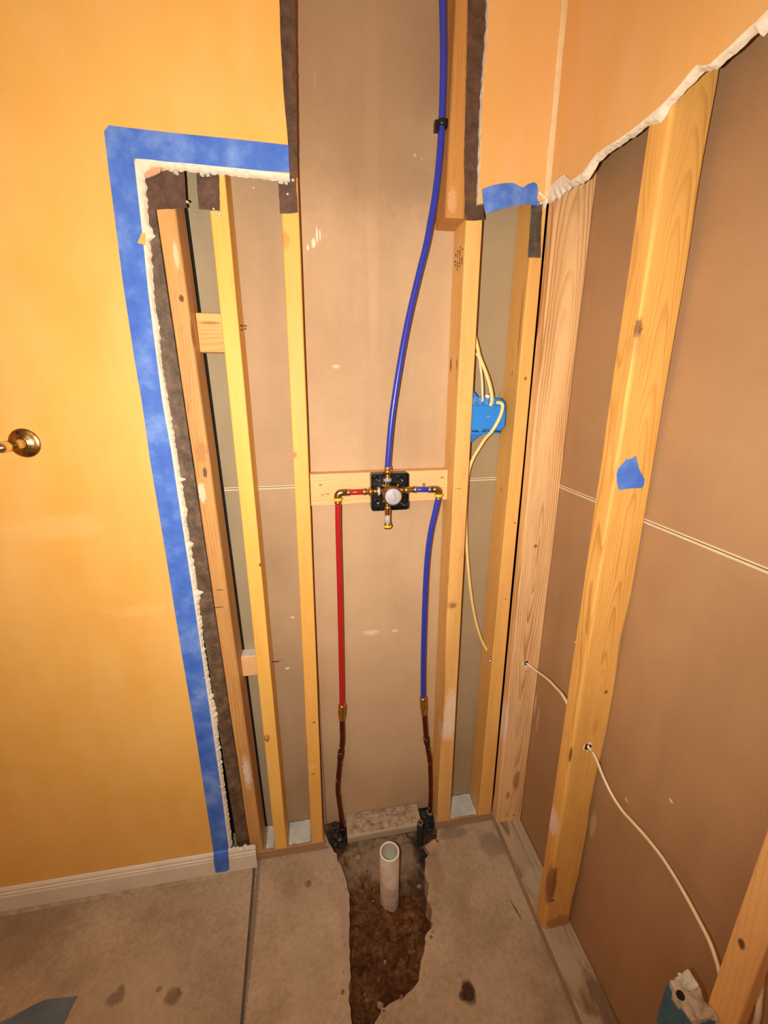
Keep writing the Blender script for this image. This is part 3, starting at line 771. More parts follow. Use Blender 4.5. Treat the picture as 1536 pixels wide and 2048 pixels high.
# stud S1
ySl = line(XP(1262, 500, XS), XP(1119, 1500, XS)); ySb = line(XP(1300, 500, XS), XP(1143, 1500, XS))
xSr = line(YP(1373, 500, -.354), YP(1258, 1200, -.354))
orgS = (XS, ySb(PLT).y, PLT)
wn = lambda t: .0005 + .010 * max(0, math.sin(t * 17 + 1)) ** 6 * (1 if t < .55 else .5) + (.012 * max(0, 1 - abs(t - .22) / .06) if .1 < t < .34 else 0)
sS = sbeam('wall_stud', lambda z: ySb(z).y, lambda z: ySl(z).y, lambda z: XS, lambda z: min(xSr(z).x, XS + D + .0005) if z > .9 else XS + D - .004 * (z < .5), PLT, CEIL - .03, wood('stud_wood_big_knot', (.84, .47, .125), (.46, .20, .04), 30, orgS, [
    (XP(1279, 658, XS), (.012, .016, .024), (.20, .08, .035), .95, .4), (XP(1268, 690, XS), (.02, .03, .022), (.62, .32, .10), .6, .8), (XP(1287, 622, XS), (.012, .008, .014), (.3, .13, .05), .8, .4), (XP(1275, 690, XS), (.012, .02, .008), (.6, .3, .1), .6, .6), 
    (YP(1209, 1381, -.354), (.006, .02, .006), KN, .9, .3), (YP(1242, 1280, -.354), (.004, .02, .005), DK, .9, .3), (YP(1203, 1312, -.354), (.003, .02, .03), (.5, .24, .06), .7, .4),
    (XP(1140, 1510, XS), (.006, .005, .03), DK, .8, .5), (XP(1105, 1640, XS), (.012, .03, .05), (.85, .70, .62), .8, .5),
    (YP(1102, 1770, -.354), (.016, .02, .085), (.22, .08, .03), .85, .5), (YP(1103, 1798, -.354), (.006, .02, .006), (.05, .02, .01), .9, .3), (YP(1118, 1840, -.354), (.05, .02, .03), (.3, .14, .05), .6, .6), (YP(1188, 1450, -.354), (.008, .02, .03), (.62, .28, .07), .6, .4)],
    freq=240, contrast=.8, dirt=.12, pith=(-.05, .03), tilt=(2.2, 0)), [.007, .003, .003, .003], 31,
    'large free-standing side wall stud with a dark knot and a scrap of blue tape', wane={1: wn})
# stud S2 (lower right corner of the picture)
orgS2 = (XS, -.803, PLT)
sS2 = sbeam('wall_stud', lambda z: -.803, lambda z: -.761, lambda z: XS, lambda z: XS + .021, PLT, 1.02, wood('stud_wood_front', (.88, .52, .20), (.62, .30, .09), 35, orgS2, [
    (XP(1483, 1888, XS), (.01, .006, .010), DK, .9, .4)], freq=150, contrast=.5, dirt=.3), .003, 36, 'short timber upright at the lower right edge, in front of the white cable end')
# sistered scrap on stud R
lQ = lambda z: YP(900, 240) * 0 + Vector((line(YP(908, 94), YP(893, 391))(z).x, .001, z))
rQ = lambda z: Vector((lR(z).x - .001, .001, z))
zq = YP(893, 435).z
sQ = vbeam('timber_offcut', lQ, rQ, D - .002, zq, CEIL - .002, wood('offcut_wood', (.56, .27, .075), (.32, .13, .03), 40, (lQ(zq).x, .001, zq), [
    (YP(905, 400), (.012, .02, .03), (.75, .48, .25), .5, .7)], freq=160, contrast=.5, dirt=.5), rnd=[.008, .008, .004, .004], seed=41,
    label='brown offcut ending mid-height, nailed against the stud beside the blue riser pipe', cat='timber')

# ---- blocks between studs
def hblock(name, x0, x1, y0, y1, z0, z1, mat, label, seed=0, rnd=.003, cat='wood block', tilt=0, wob=.0006):
    mb = MB(); rings = []
    for i in range(19):
        t = i / 18; x = x0 + (x1 - x0) * t; dz = tilt * (t - .5)
        rings.append([Vector((x, y0, z0 + dz)), Vector((x, y0, z1 + dz)), Vector((x, y1, z1 + dz)), Vector((x, y1, z0 + dz))])
    rings = [[r[0], r[3], r[2], r[1]] for r in rings]
    beam_rings(mb, rings, rnd, seed, wob)
    ob = mb.build(name, mat, origin=(x0, y0, z0))
    return tag(ob, label, cat)
def wood_h(name, l, d, seed, spots=(), org=(0, 0, 0), **kw):
    """grain running along x: the wood node tree with x and z exchanged"""
    m = wood(name, l, d, seed, org, spots, **kw)
    t = m.node_tree
    tc = [n for n in t.nodes if n.type == 'TEX_COORD'][0]
    outs = [(lk.to_node, lk.to_socket) for lk in list(tc.outputs['Object'].links) if lk.to_node.type == 'MAPPING']
    sx = N(t, 'ShaderNodeSeparateXYZ'); cx = N(t, 'ShaderNodeCombineXYZ')
    t.links.new(tc.outputs['Object'], sx.inputs[0])
    t.links.new(sx.outputs[2], cx.inputs[0]); t.links.new(sx.outputs[1], cx.inputs[1]); t.links.new(sx.outputs[0], cx.inputs[2])
    for nd, so in outs: t.links.new(cx.outputs[0], so)
    return m
yb = D - W
zt, zb_ = YP(760, 944, yb).z, YP(760, 1006, yb).z
x0b, x1b = r3(1.3).x + .001, lR(1.3).x - .001
orgb = (x0b, yb, zb_)
hblock('wood_block', x0b, x1b, yb, D, zb_, zt, wood_h('block_wood', (.84, .54, .25), (.62, .31, .10), 50, [
    (YP(848, 970, yb), (.006, .02, .008), KN, .8, .5), (YP(641, 970, yb), (.005, .02, .003), KN, .8, .5), (YP(655, 988, yb), (.007, .02, .002), KN, .8, .5), (YP(884, 955, yb), (.006, .02, .003), KN, .8, .5), (YP(645, 990, yb), (.005, .02, .002), KN, .8, .5),
    (YP(700, 947, yb), (.1, .02, .003), (.8, .5, .3), .6, .7)], org=orgb, freq=130, contrast=.7), 'long pale horizontal block behind the shower valve', 51, tilt=.0)
def small_block(pt, pb, mat, label, seed):
    z1, z0 = YP(*pt, yb).z, YP(*pb, yb).z
    xa, xb = r1((z0 + z1) / 2).x + .001, l2((z0 + z1) / 2).x - .0005
    hblock('wood_block', xa, xb, yb, D, z0, z1, mat(xa, z0), label, seed)
    return xa, xb, z1
small_block((430, 626), (430, 705), lambda xa, z0: wood_h('short_block_wood', (.84, .49, .17), (.52, .23, .06), 55, [(Vector((xa + .03, yb, z0 + .066)), (.03, .02, .004), (.3, .12, .04), .7, .6)], org=(xa, yb, z0), freq=140, contrast=.8),
            'upper short block between the two left studs', 56)
q = small_block((500, 1313), (500, 1352), lambda xa, z0: wood_h('short_block_wood_low', (.82, .50, .22), (.62, .32, .11), 58, org=(xa, yb, z0), freq=140, contrast=.4),
            'lower short block with white painted top between the two left studs', 59)
lowblk = [o for o in COL.objects if o.get('label', '').startswith('lower short block')][0]
MB().box((q[0] + .001, yb + .002, q[2] + .0002), (q[1] - .001, D - .001, q[2] + .0012)).build('paint_patch', mat_plain('chalky_white_paint', (.78, .72, .68), .6), lowblk)

# ---- bottom plates
x3r = r3(.04).x
M_platewood = lambda nm, org, grey=.0, l=(.42, .26, .15), d=(.24, .13, .07): wood_h(nm, l, d, 60, org=org, freq=120, contrast=.6, grey=grey, dirt=.5)
pA = MB(); x0p = JX(0) - .03 + .03
hb = hblock('bottom_plate', -.258, x3r + .004, 0.0, D, .001, PLT - .0005, M_platewood('plate_wood_left', (-.258, 0, 0)), 'left length of bottom plate carrying the left studs, white paint on its top', 61, cat='bottom plate')
def patch(parent, x0, x1, y0, y1, z, seed, mat=M_paintpatch):
    top = [Vector((x0, y0, z)), Vector((x1, y0, z)), Vector((x1, y1, z)), Vector((x0, y1, z))]
    r = resample(top + [top[0]], .008)[:-1]
    r = [p + Vector((noise.noise((p.x * 80, p.y * 80, seed)) * .003, noise.noise((p.x * 80, p.y * 80, seed + 2)) * .004, 0)) for p in r]
    return slab_poly(MB(), r, (0, 0, -.0008), 0, 0).build('paint_patch', mat, parent)
patch(hb, r2(.04).x + .006, l3(.04).x - .004, .008, .086, PLT + .0006, 3)
patch(hb, r1(.04).x + .010, l2(.04).x - .005, .008, .086, PLT + .0006, 6)
hb2 = hblock('bottom_plate', .052, .318, .004, D, .001, PLT - .004, wood_h('plate_wood_middle', (.48, .36, .25), (.22, .14, .08), 63, org=(.052, 0, 0), freq=120, contrast=.4, grey=.9, dirt=.8), 'weathered plaster-crusted middle length of bottom plate behind the white drain stub', 64, rnd=.007, cat='bottom plate', wob=.004)
# plaster crust on it
vs = []; nx, ny = 60, 16
for j in range(ny + 1):
    for i in range(nx + 1):
        x = .058 + .252 * i / nx; y = .010 + .076 * j / ny
        e_ = min(i, nx - i, 6) / 6 * min(j, ny - j, 3) / 3
        vs.append((x, y + .002 * noise.noise((x * 70, y * 70, 0)), PLT - .0045 + max(-.001, e_ * (.0035 + .006 * noise.noise((x * 35, y * 35, 2)) + .003 * noise.noise((x * 110, y * 110, 5))))))
MB().add(vs, [(j * (nx + 1) + i, j * (nx + 1) + i + 1, (j + 1) * (nx + 1) + i + 1, (j + 1) * (nx + 1) + i) for j in range(ny) for i in range(nx)], 0, False).build('plaster_crust', mat_plain('dirty_plaster', (.56, .43, .31), .9, var=.3, nscale=55, bmp=.8, bscale=90, col2=(.22, .14, .09)), hb2)
xRl = lR(.04).x
hb3 = hblock('bottom_plate', xRl - .006, XS - .001, 0.0, D, .001, PLT - .0005, M_platewood('plate_wood_right', (.36, 0, 0)), 'right length of bottom plate in the corner, white paint on its top', 66, cat='bottom plate')
patch(hb3, rR(.04).x + .004, lEf(.04).x - .003, .006, .087, PLT + .0006, 9)
# side plate
mb = MB(); rings = []
for i in range(30):
    y = -.0005 - 1.65 * i / 29
    rings.append([Vector((XS, y, .001)), Vector((XS + D, y, .001)), Vector((XS + D, y, PLT - .0005)), Vector((XS, y, PLT - .0005))])
rings = [[r[0], r[3], r[2], r[1]] for r in rings]
beam_rings(mb, rings, .003, 70, wob=.001)
def wood_y(m):
    t = m.node_tree; tc = [n for n in t.nodes if n.type == 'TEX_COORD'][0]
    outs = [(lk.to_node, lk.to_socket) for lk in list(tc.outputs['Object'].links) if lk.to_node.type == 'MAPPING']
    sx = N(t, 'ShaderNodeSeparateXYZ'); cx = N(t, 'ShaderNodeCombineXYZ')
    t.links.new(tc.outputs['Object'], sx.inputs[0])
    t.links.new(sx.outputs[0], cx.inputs[0]); t.links.new(sx.outputs[2], cx.inputs[1]); t.links.new(sx.outputs[1], cx.inputs[2])
    for nd, so in outs: t.links.new(cx.outputs[0], so)
    return m
mSP = wood_y(wood('plate_wood_side', (.56, .44, .31), (.20, .12, .06), 71, (XS, 0, 0), [
    ((XS + .05, -.24, PLT), (.06, .05, .03), (.56, .47, .36), .7, .5), ((XS + .04, -.44, PLT), (.05, .05, .03), (.52, .44, .33), .6, .6), ((XS + .05, -.32, PLT), (.06, .04, .03), (.36, .19, .08), .7, .4), ((XS + .07, -.55, PLT), (.03, .12, .03), (.14, .08, .04), .7, .6)], freq=110, contrast=1.5, grey=.25, dirt=.4, pith=(-.02, .04), tilt=(2.0, 1.0)))
spl = mb.build('bottom_plate', mSP, origin=(XS, 0, 0))
tag(spl, 'grey weathered bottom plate running along the side wall towards the camera', 'bottom plate')

# ---- dark felt scraps on the studs
def felt(parent, quad, y=-.0012, th=.0009, mat=M_mastic, seed=0, name='felt_scrap'):
    pts = [YP(*q_, y) for q_ in quad]; r = resample(pts + [pts[0]], .008)[:-1]
    r = [p + Vector((noise.noise((p.x * 90, p.z * 90, seed)) * .0012, 0, noise.noise((p.x * 90, p.z * 90, seed + 3)) * .0018)) for p in r]
    return slab_poly(MB(), r, (0, th, 0), 0, 0).build(name, mat, parent)
felt(s1, [(292, 345), (368, 338), (372, 400), (374, 416), (352, 417), (296, 420)], seed=1)
felt(s2, [(392, 343), (438, 348), (440, 422), (397, 417)], seed=2)
felt(s3, [(556, 356), (592, 352), (596, 425), (560, 427)], seed=3)
felt(s3, [(549, -145), (589, -145), (593, 200), (595, 356), (577, 356), (568, 200)], seed=4)
felt(sR, [(940, -140), (984, -140), (967, 220), (962, 330), (968, 440), (931, 441), (928, 330)], seed=5)
felt(sE, [(1063, 400), (1086, 400), (1083, 440), (1081, 516), (1056, 514), (1060, 450)], y=-.0014, seed=6, mat=mat_plain('grey_plaster_smear', (.13, .10, .075), .7, var=.3, nscale=40, bmp=.8, col2=(.04, .03, .022)), name='plaster_smear')
for (a, b) in [((600, 1), None)]: pass
# plaster dribbles below the cut on the scraps
for i, (px, py, rr, par) in enumerate([(352, 345, .006, s1), (404, 347, .007, s2), (415, 349, .006, s2), (430, 348, .004, s2), (562, 363, .007, s3), (572, 366, .005, s3), (586, 360, .004, s3), (575, 388, .003, s3), (375, 404, .004, s1), (427, 418, .003, s2), (438, 428, .005, s2)]):
    p = YP(px, py, -.003); rock(p, rr, 80 + i, .9).build('plaster_crumb', M_gyp2, par)

# grade stamp on stud R: rows of small unreadable ink strokes
xk = lR(1.75).x - .0006
stamp = MB()
for c in range(4):
    yy = .012 + c * .017
    z = YP(915, 480).z - .004 * c
    while z > YP(915, 530).z:
        h = random.uniform(.003, .007)
        if random.random() > .2:
            w = random.uniform(.004, .010)
            xx = lR(z).x - .0009
            stamp.add([(xx, yy, z), (xx, yy + w, z), (xx, yy + w, z - .0022), (xx, yy, z - .0022)], [(0, 1, 2, 3)])
            stamp.add([(xx, yy, z), (xx, yy + .003, z), (xx, yy + .003, z - h), (xx, yy, z - h)], [(0, 1, 2, 3)])
        z -= h + .0015
stamp.build('ink_stamp', mat_plain('faded_stamp_ink', (.07, .03, .015), .8), sR)

# nails that missed
def nail(parent, p, d, L=.02):
    mb = MB(); p = Vector(p); d = Vector(d).normalized()
    mb.tube([p, p + d * L * .85, p + d * L], [.0016, .0016, .0003], 8); mb.build('nail', M_nail, parent)
nail(s2, XP(481, 651, r2(1.6).x), (1, -.2, -.2), .012); nail(s2, XP(482, 660, r2(1.6).x), (1, -.1, .3), .010)
nail(s2, XP(545, 1324, r2(.8).x), (1, -.1, .1), .03)
nail(s3, YP(573, 385, -.001), (0, -1, -.2), .006)

# ================================================================== TAPE
def tape(name, pts, nrm, label, th=.0004, seed=0, cat='tape', step=.02, mat=None):
    r = resample(list(pts) + [pts[0]], step)[:-1]
    ob = slab_poly(MB(), r, Vector(nrm) * th, 0, 0).build(name, mat or M_tape)
    return tag(ob, label, cat)
yt = yd - .0011
tape('masking_tape', [YP(*q, yt) for q in [(208, 262), (218, 250), (228, 252), (262, 256), (268, 318), (277, 400), (285, 470), (289, 478), (287, 490), (296, 580), (306, 660), (324, 800), (342, 900), (367, 1066), (385, 1182), (402, 1300), (428, 1480), (441, 1570), (458, 1700),
      (457, 1712), (428, 1712), (393, 1480), (362, 1300), (330, 1100), (300, 920), (283, 800), (269, 720), (245, 560), (230, 440), (217, 340)]], (0, .0008, 0),
     'long vertical strip of blue masking tape down the left edge of the opening')
tape('masking_tape', [YP(*q, yt - .0006) for q in [(230, 252), (262, 256), (350, 266), (460, 277), (577, 290), (579, 345), (520, 341), (450, 334), (380, 327), (330, 323), (300, 319), (268, 317)]], (0, .0008, 0),
     'horizontal strip of blue masking tape above the opening')
# tail hanging over the baseboard
xa, xb_ = YP(428, 1715, yd - .008).x, YP(458, 1715, yd - .008).x
tw = YP(428, 1748, yd - .0155).z
rows_ = [(yd - .0019, .103, 0, 0), (yd - .0022, .0935, 0, 0), (yd - .0065, .0905, 0, 0), (yd - .0105, .083, 0, 0), (yd - .0150, .072, 0, 0), (yd - .0158, .060, 0, 0), (yd - .0155, tw + .014, 0, .0015), (yd - .0155, tw + .004, .001, .006), (yd - .0155, tw, .004, .014)]
vsT = []
for (y_, z_, a_, c_) in rows_: vsT += [(xa + a_ * .2, y_, z_ + a_), (xb_ - c_, y_, z_ + c_ * .2)]
n_ = len(rows_); mb = MB()
mb.add(vsT, [(2 * i, 2 * i + 1, 2 * i + 3, 2 * i + 2) for i in range(n_ - 1)], 0, False)
tt = [o for o in COL.objects if o.name == 'masking_tape'][0]
tail = mb.build('tape_tail', M_tape, tt)
sm_ = tail.modifiers.new('solid', 'SOLIDIFY'); sm_.thickness = .0004

# tape under the right board
tr_pts = [(964, 378), (985, 370), (1010, 366), (1028, 366), (1040, 373), (1048, 374), (1056, 368), (1068, 364), (1074, 368), (1077, 382), (1074, 395), (1080, 412), (1066, 410), (1050, 408), (1020, 413), (995, 420), (971, 428), (966, 404)]
tape('masking_tape', [YP(*q, yt - .0004) for q in tr_pts], (0, .0008, 0), 'short piece of blue masking tape under the upper right drywall corner', step=.01)
# scrap on S1
yS1 = ySb(1.3).y
tape('tape_scrap', [YP(*q, ySb(1.27).y - .0022) for q in [(1233, 948), (1236, 937), (1249, 924), (1251, 919), (1264, 917), (1272, 911), (1275, 925), (1279, 940), (1289, 958), (1288, 970), (1284, 976), (1260, 977), (1238, 980), (1234, 965)]], (0, .0008, 0),
     'small torn scrap of blue tape stuck on the large side stud', step=.01)
# scrap on the floor
zf = .0022
tape('floor_scrap', [ZP(*q, zf) for q in [(155, 1992), (91, 1999), (70, 2008), (47, 2021), (20, 2036), (0, 2044), (-40, 2075), (60, 2110), (110, 2090), (120, 2065), (128, 2048), (140, 2022)]], (0, 0, -.0009),
     'flat grey-blue scrap lying on the left concrete floor', cat='scrap', mat=M_floorscrap)

# ================================================================== TOWEL BAR POST
c = YP(50, 886, yd)
tb = empty('towel_bar', c); tag(tb, 'tarnished brass towel bar end mounted on the left orange wall', 'towel bar')
M_oldbrass = mat_plain('tarnished_brass', (.62, .42, .18), .3, 1, var=.3, nscale=60, bmp=.25, col2=(.26, .16, .07))
MB().lathe(c, (0, -1, 0), [(0, 0), (0, .0315), (.0015, .033), (.004, .031), (.0055, .024), (.008, .016), (.012, .0125), (.013, 0)]).build('mounting_plate', M_oldbrass, tb)
M_barbrass = mat_plain('polished_bar', (.82, .70, .42), .2, 1, var=.1, bmp=0)
MB().lathe(c, (0, -1, 0), [(.012, .0), (.012, .0115), (.018, .010), (.02, .0075), (.055, .007), (.057, .0105), (.064, .012), (.078, .012), (.085, .009), (.088, 0)]).build('post', M_barbrass, tb)
pb_ = c + Vector((0, -.071, 0))
MB().tube([pb_, pb_ + Vector((-.25, 0, 0)), pb_ + Vector((-.5, 0, 0))], .006, 16).build('bar', M_barbrass, tb)
for dx, dz in ((-.006, .0235), (.008, -.0235)):
    MB().lathe(c + Vector((dx, 0, dz)), (0, -1, 0), [(.004, 0), (.004, .0042), (.0066, .0042), (.0066, 0)], 12).build('screw_hole', M_hole, tb)

# ================================================================== PLUMBING
yp = .022
PR = .0079
def crimp(mb, p, d, r=.0098, L=.009, mi=0):
    mb.lathe(Vector(p) - Vector(d).normalized() * L / 2, d, [(0, PR), (0, r - .001), (.001, r), (L - .001, r), (L, r - .001), (L, PR)], 20, mi)
# valve
vc = YP(783, 988, .0)
valve = empty('shower_valve', (vc.x, .05, vc.z)); tag(valve, 'brass shower mixing valve in a square black housing with grey round cap', 'valve')
h = .0525
# black mounting housing: shallow open tray with rounded corners
def rrect(hw, hh, r, n=5):
    out = []
    for cxs, czs, a0 in ((1, 1, 0), (-1, 1, 90), (-1, -1, 180), (1, -1, 270)):
        for k in range(n):
            a = math.radians(a0 + 90 * k / (n - 1)); out.append((cxs * (hw - r) + math.cos(a) * r, czs * (hh - r) + math.sin(a) * r))
    return out
mb = MB(); R = []
for (s_, y_) in ((1.0, .0495), (1.0, .021), (.985, .0195), (.955, .0195), (.94, .021), (.93, .0465)):
    R.append([Vector((vc.x + a * s_, y_, vc.z + b * s_)) for a, b in rrect(h, h, .007)])
n = len(R[0]); vs = [p for r in R for p in r]; f_ = []
for i in range(len(R) - 1):
    for k in range(n): a = i * n + k; b_ = i * n + (k + 1) % n; f_.append((a, b_, b_ + n, a + n))
f_.append(tuple(range(n))); f_.append(tuple((len(R) - 1) * n + k for k in range(n)))
mb.add(vs, f_).build('housing', M_blackpl, valve)
for (a, b_) in ((.033, .033), (-.035, .035), (.035, -.036), (-.034, -.034)):
    MB().lathe((vc.x + a, .044, vc.z + b_), (0, -1, 0), [(0, .0065), (.018, .006), (.019, .003), (.013, .0028), (.013, 0)], 14).build('screw_boss', M_blackpl, valve)
# body
bc = Vector((YP(784, 990, .0).x, 0, YP(784, 990, 0).z))
mb = MB().lathe((bc.x, .044, bc.z), (0, -1, 0), [(0, 0), (0, .026), (.006, .0285), (.018, .0285), (.020, .025), (.040, .025), (.042, .0270), (.056, .0270), (.058, .0265), (.060, .0230)])
mb.build('valve_body', M_brassdark, valve)
dc = YP(786, 991, -.014)
cap = MB().lathe((bc.x, -.0155, bc.z), (0, -1, 0), [(0, .0222), (.004, .0222), (.0052, .0210), (.0052, 0)]).build('cap', M_disc, valve)
mk = MB(); mpts = smooth_path([(bc.x + a * .001, -.0212, bc.z + b_ * .001) for a, b_ in [(0, 11), (2, 9), (4.5, 8), (4, 5), (6.5, 3.5), (5, 1), (4.5, -1), (8, -2.5), (8.5, -5), (5, -6.5), (4, -9.5), (0, -9), (-2, -7)]], 5)
mk.tube(mpts, .0007, 6)
mk.build('embossed_mark', M_discmark, cap)
# mounting ears, blue washers, screws
cx0, cz0 = YP(775, 983, yp).x, YP(742, 983, yp).z
for ang in (48, 132, 228, 312):
    mb = MB()
    a = math.radians(ang); p = Vector((bc.x + math.cos(a) * .034, .020, bc.z + math.sin(a) * .034))
    mb.tube([Vector((bc.x + math.cos(a) * .024, .020, bc.z + math.sin(a) * .024)), p], .0045, 10, flat=.6); mb.build('mounting_ear', M_brass, valve)
for a, b_ in ((.033, .033), (-.034, -.028)):
    MB().lathe((vc.x + a, .018, vc.z + b_), (0, -1, 0), [(0, .0028), (.004, .0032), (.0052, .0022), (.0055, 0)], 12).build('screw', M_crimp, valve)
top = Vector((cx0, yp, 0))
def port(name, p0, p1, rs, mat=M_brass, seg=20):
    d = Vector(p1) - Vector(p0); L = d.length
    MB().lathe(p0, d, [(L * t_, r_) for t_, r_ in rs], seg).build(name, mat, valve)
zt_ = vc.z + h
port('top_port', (cx0, yp, bc.z + .018), (cx0, yp, zt_ + .018), [(0, .0085), (.35, .0085), (.36, .0105), (.52, .0105), (.54, .0075), (.68, .0075), (.70, .013), (.86, .013), (.87, .0095), (1, .0095), (1, 0)])
port('blue_washer', (cx0, yp, bc.z + .034), (cx0, yp, bc.z + .042), [(0, .0), (0, .0118), (1, .0118), (1, 0)], mat_plain('blue_grey_plastic', (.30, .42, .70), .4))
port('bottom_port', (cx0, yp, bc.z - .018), (cx0, yp, bc.z - .062), [(0, .0085), (.4, .0085), (.42, .0105), (.62, .0105), (.64, .0085), (1, .0085), (1, 0)])
zl = YP(742, 983, yp).z; zr = YP(830, 979, yp).z
port('left_port', (bc.x - .018, yp, zl), (YP(733, 983, yp).x, yp, zl), [(0, .0085), (.25, .0085), (.26, .0100), (.45, .0100), (.47, .0075), (.66, .0075), (.68, .0125), (.88, .0125), (.9, .0085), (1, .0085), (1, 0)])
port('left_washer', (bc.x - .030, yp, zl), (bc.x - .036, yp, zl), [(0, 0), (0, .0118), (1, .0118), (1, 0)], mat_plain('pale_blue_plastic', (.55, .58, .68), .4))
port('right_port', (bc.x + .020, yp, zr), (YP(826, 979, yp).x, yp, zr), [(0, .0085), (.4, .0085), (.42, .0110), (.7, .0110), (.72, .0085), (1, .0085), (1, 0)])
# tub-spout stub below
zc_ = YP(776, 1030, yp).z; ze = YP(776, 1050, yp).z; zf_ = YP(776, 1060, yp).z
port('stub_pipe', (cx0, yp, bc.z - .060), (cx0, yp, ze), [(0, 0), (0, PR), (1, PR), (1, 0)], M_lav)
port('stub_crimp', (cx0, yp, ze + .0055), (cx0, yp, ze - .001), [(0, PR), (.05, .0098), (.95, .0098), (1, PR)], M_crimp)
port('stub_collar', (cx0, yp, ze), (cx0, yp, ze - .006), [(0, 0), (.0, .0105), (.2, .0118), (.9, .0118), (1, .010), (1, 0)], M_yellow)
port('stub_end_cap', (cx0, yp, ze - .006), (cx0, yp, ze - .011), [(0, 0), (0, .0095), (.8, .009), (1, .006), (1, 0)], M_blackpl)

# riser (blue) with clamp
rp = [(775.5, 940), (775.5, 928), (778, 895), (781, 860), (785, 825), (790, 790), (797, 745), (808, 682), (819, 628), (829, 585), (840, 540), (852.5, 490), (862, 440), (872, 380), (880.5, 300), (885, 212), (887, 120), (886.5, 60), (885, 0), (882, -60)]
ypr = lambda py: yp if py > 300 else yp - (300 - py) / 360 * .002
path = smooth_path([YP(a, b, ypr(b)) for a, b in rp], 5)
while path[-1].z > CEIL - .003: path.pop()
riser = MB().tube(path, PR, 20).build('riser_pipe', M_bluepex); tag(riser, 'tall blue plastic pipe rising from the top of the shower valve', 'pipe')
mb = MB(); crimp(mb, path[2], path[3] - path[1]); mb.build('crimp_ring', M_crimp, riser)
ci = min(range(len(path)), key=lambda i: abs(pyof(path[i]) - 240))
cpnt = path[ci]
cl = MB().lathe(cpnt + Vector((0, 0, -.006)), (0, 0, 1), [(0, PR), (0, .0112), (.012, .0112), (.012, PR)], 20)
cl.box((cpnt.x - .017, cpnt.y - .006, cpnt.z - .015), (cpnt.x - .007, cpnt.y + .008, cpnt.z + .004)).box((cpnt.x + .004, cpnt.y - .004, cpnt.z - .006), (cpnt.x + .020, cpnt.y + .012, cpnt.z + .009))
tag(cl.build('pipe_clamp', M_blackpl), 'small black plastic clamp holding the blue riser to the timber offcut', 'clamp')

# supply lines
def supply(kind, mat, stub_px, elbow_px, pipe_px, cop_px, label, lab2, sgn, zstub):
    xs0, xs1 = YP(stub_px[0], 980, yp).x, YP(stub_px[1], 980, yp).x
    root = empty(kind, (YP(*elbow_px, yp).x, yp, YP(*elbow_px, yp).z)); tag(root, label, 'pipe')
    e = YP(*elbow_px, yp)
    z_e = YP(stub_px[1], stub_px[2], yp).z
    a = Vector((xs0, yp, zstub)); b_ = Vector((xs1, yp, z_e))
    MB().tube([a, (a + b_) / 2, b_], PR, 18).build('short_pipe', mat, root)
    d = (b_ - a)
    for q_ in (a + d.normalized() * .006, b_ - d.normalized() * .006): mb = MB(); crimp(mb, q_, d); mb.build('crimp_ring', M_crimp, root)
    # elbow: quarter bend
    p0 = b_; pc = Vector((e.x, yp, z_e)); pt = [YP(*q_, yp) for q_ in pipe_px]
    p1 = Vector((e.x, yp, z_e - .016))
    dirx = (pc - p0).normalized()
    arc = [p0, pc - dirx * .010] + [pc - dirx * .010 * (1 - math.sin(t_)) - Vector((0, 0, .010 * (1 - math.cos(t_)))) for t_ in [math.pi / 2 * k / 6 for k in range(1, 7)]] + [p1]
    MB().tube(arc, .0098, 16).build('elbow', M_brassdark, root)
    MB().lathe(p1 + Vector((0, 0, .002)), (0, 0, -1), [(0, .008), (0, .0122), (.005, .0126), (.006, .0095), (.008, .0095)], 20).build('collar', M_yellow, root)
    pts_ = [p1] + pt
    pp = smooth_path(pts_, 8)
    MB().tube(pp, PR, 18).build('pipe', mat, root)
    mb = MB(); crimp(mb, p1 + Vector((0, 0, -.011)), (0, 0, 1), L=.006); mb.build('crimp_ring', M_crimp, root)
    # brass coupling
    end = pp[-1]
    cps = [YP(*q_, yp) for q_ in cop_px]
    d = (cps[0] - end); L = d.length
    MB().lathe(end + d.normalized() * -.004, d, [(0, PR), (0, .0105), (.05 * L, .0118), (.35 * L, .0118), (.42 * L, .0085), (.5 * L, .0120), (.72 * L, .0120), (.78 * L, .0100), (.95 * L + .004, .0100), (L + .006, .0085)], 24).build('coupling', M_brass, root)
    return root, cps
red, cr = supply('hot_supply_pipe', M_redpex, (733, 692, 985), (675, 985), [(676, 1012), (676.5, 1060), (678, 1120), (680, 1200), (682, 1300), (683.5, 1380), (684, 1411)], [(683.5, 1438)],
    'red plastic hot supply pipe dropping from the left of the valve', '', -1, zl)
blu, cb = supply('cold_supply_pipe', M_bluepex, (826, 863, 979), (877.5, 979), [(875.5, 1000), (870, 1025), (862, 1060), (856, 1100), (852, 1150), (849, 1218), (847, 1290), (846, 1350), (846, 1396)], [(847.5, 1428)],
    'blue plastic cold supply pipe dropping from the right of the valve', '', 1, zr)
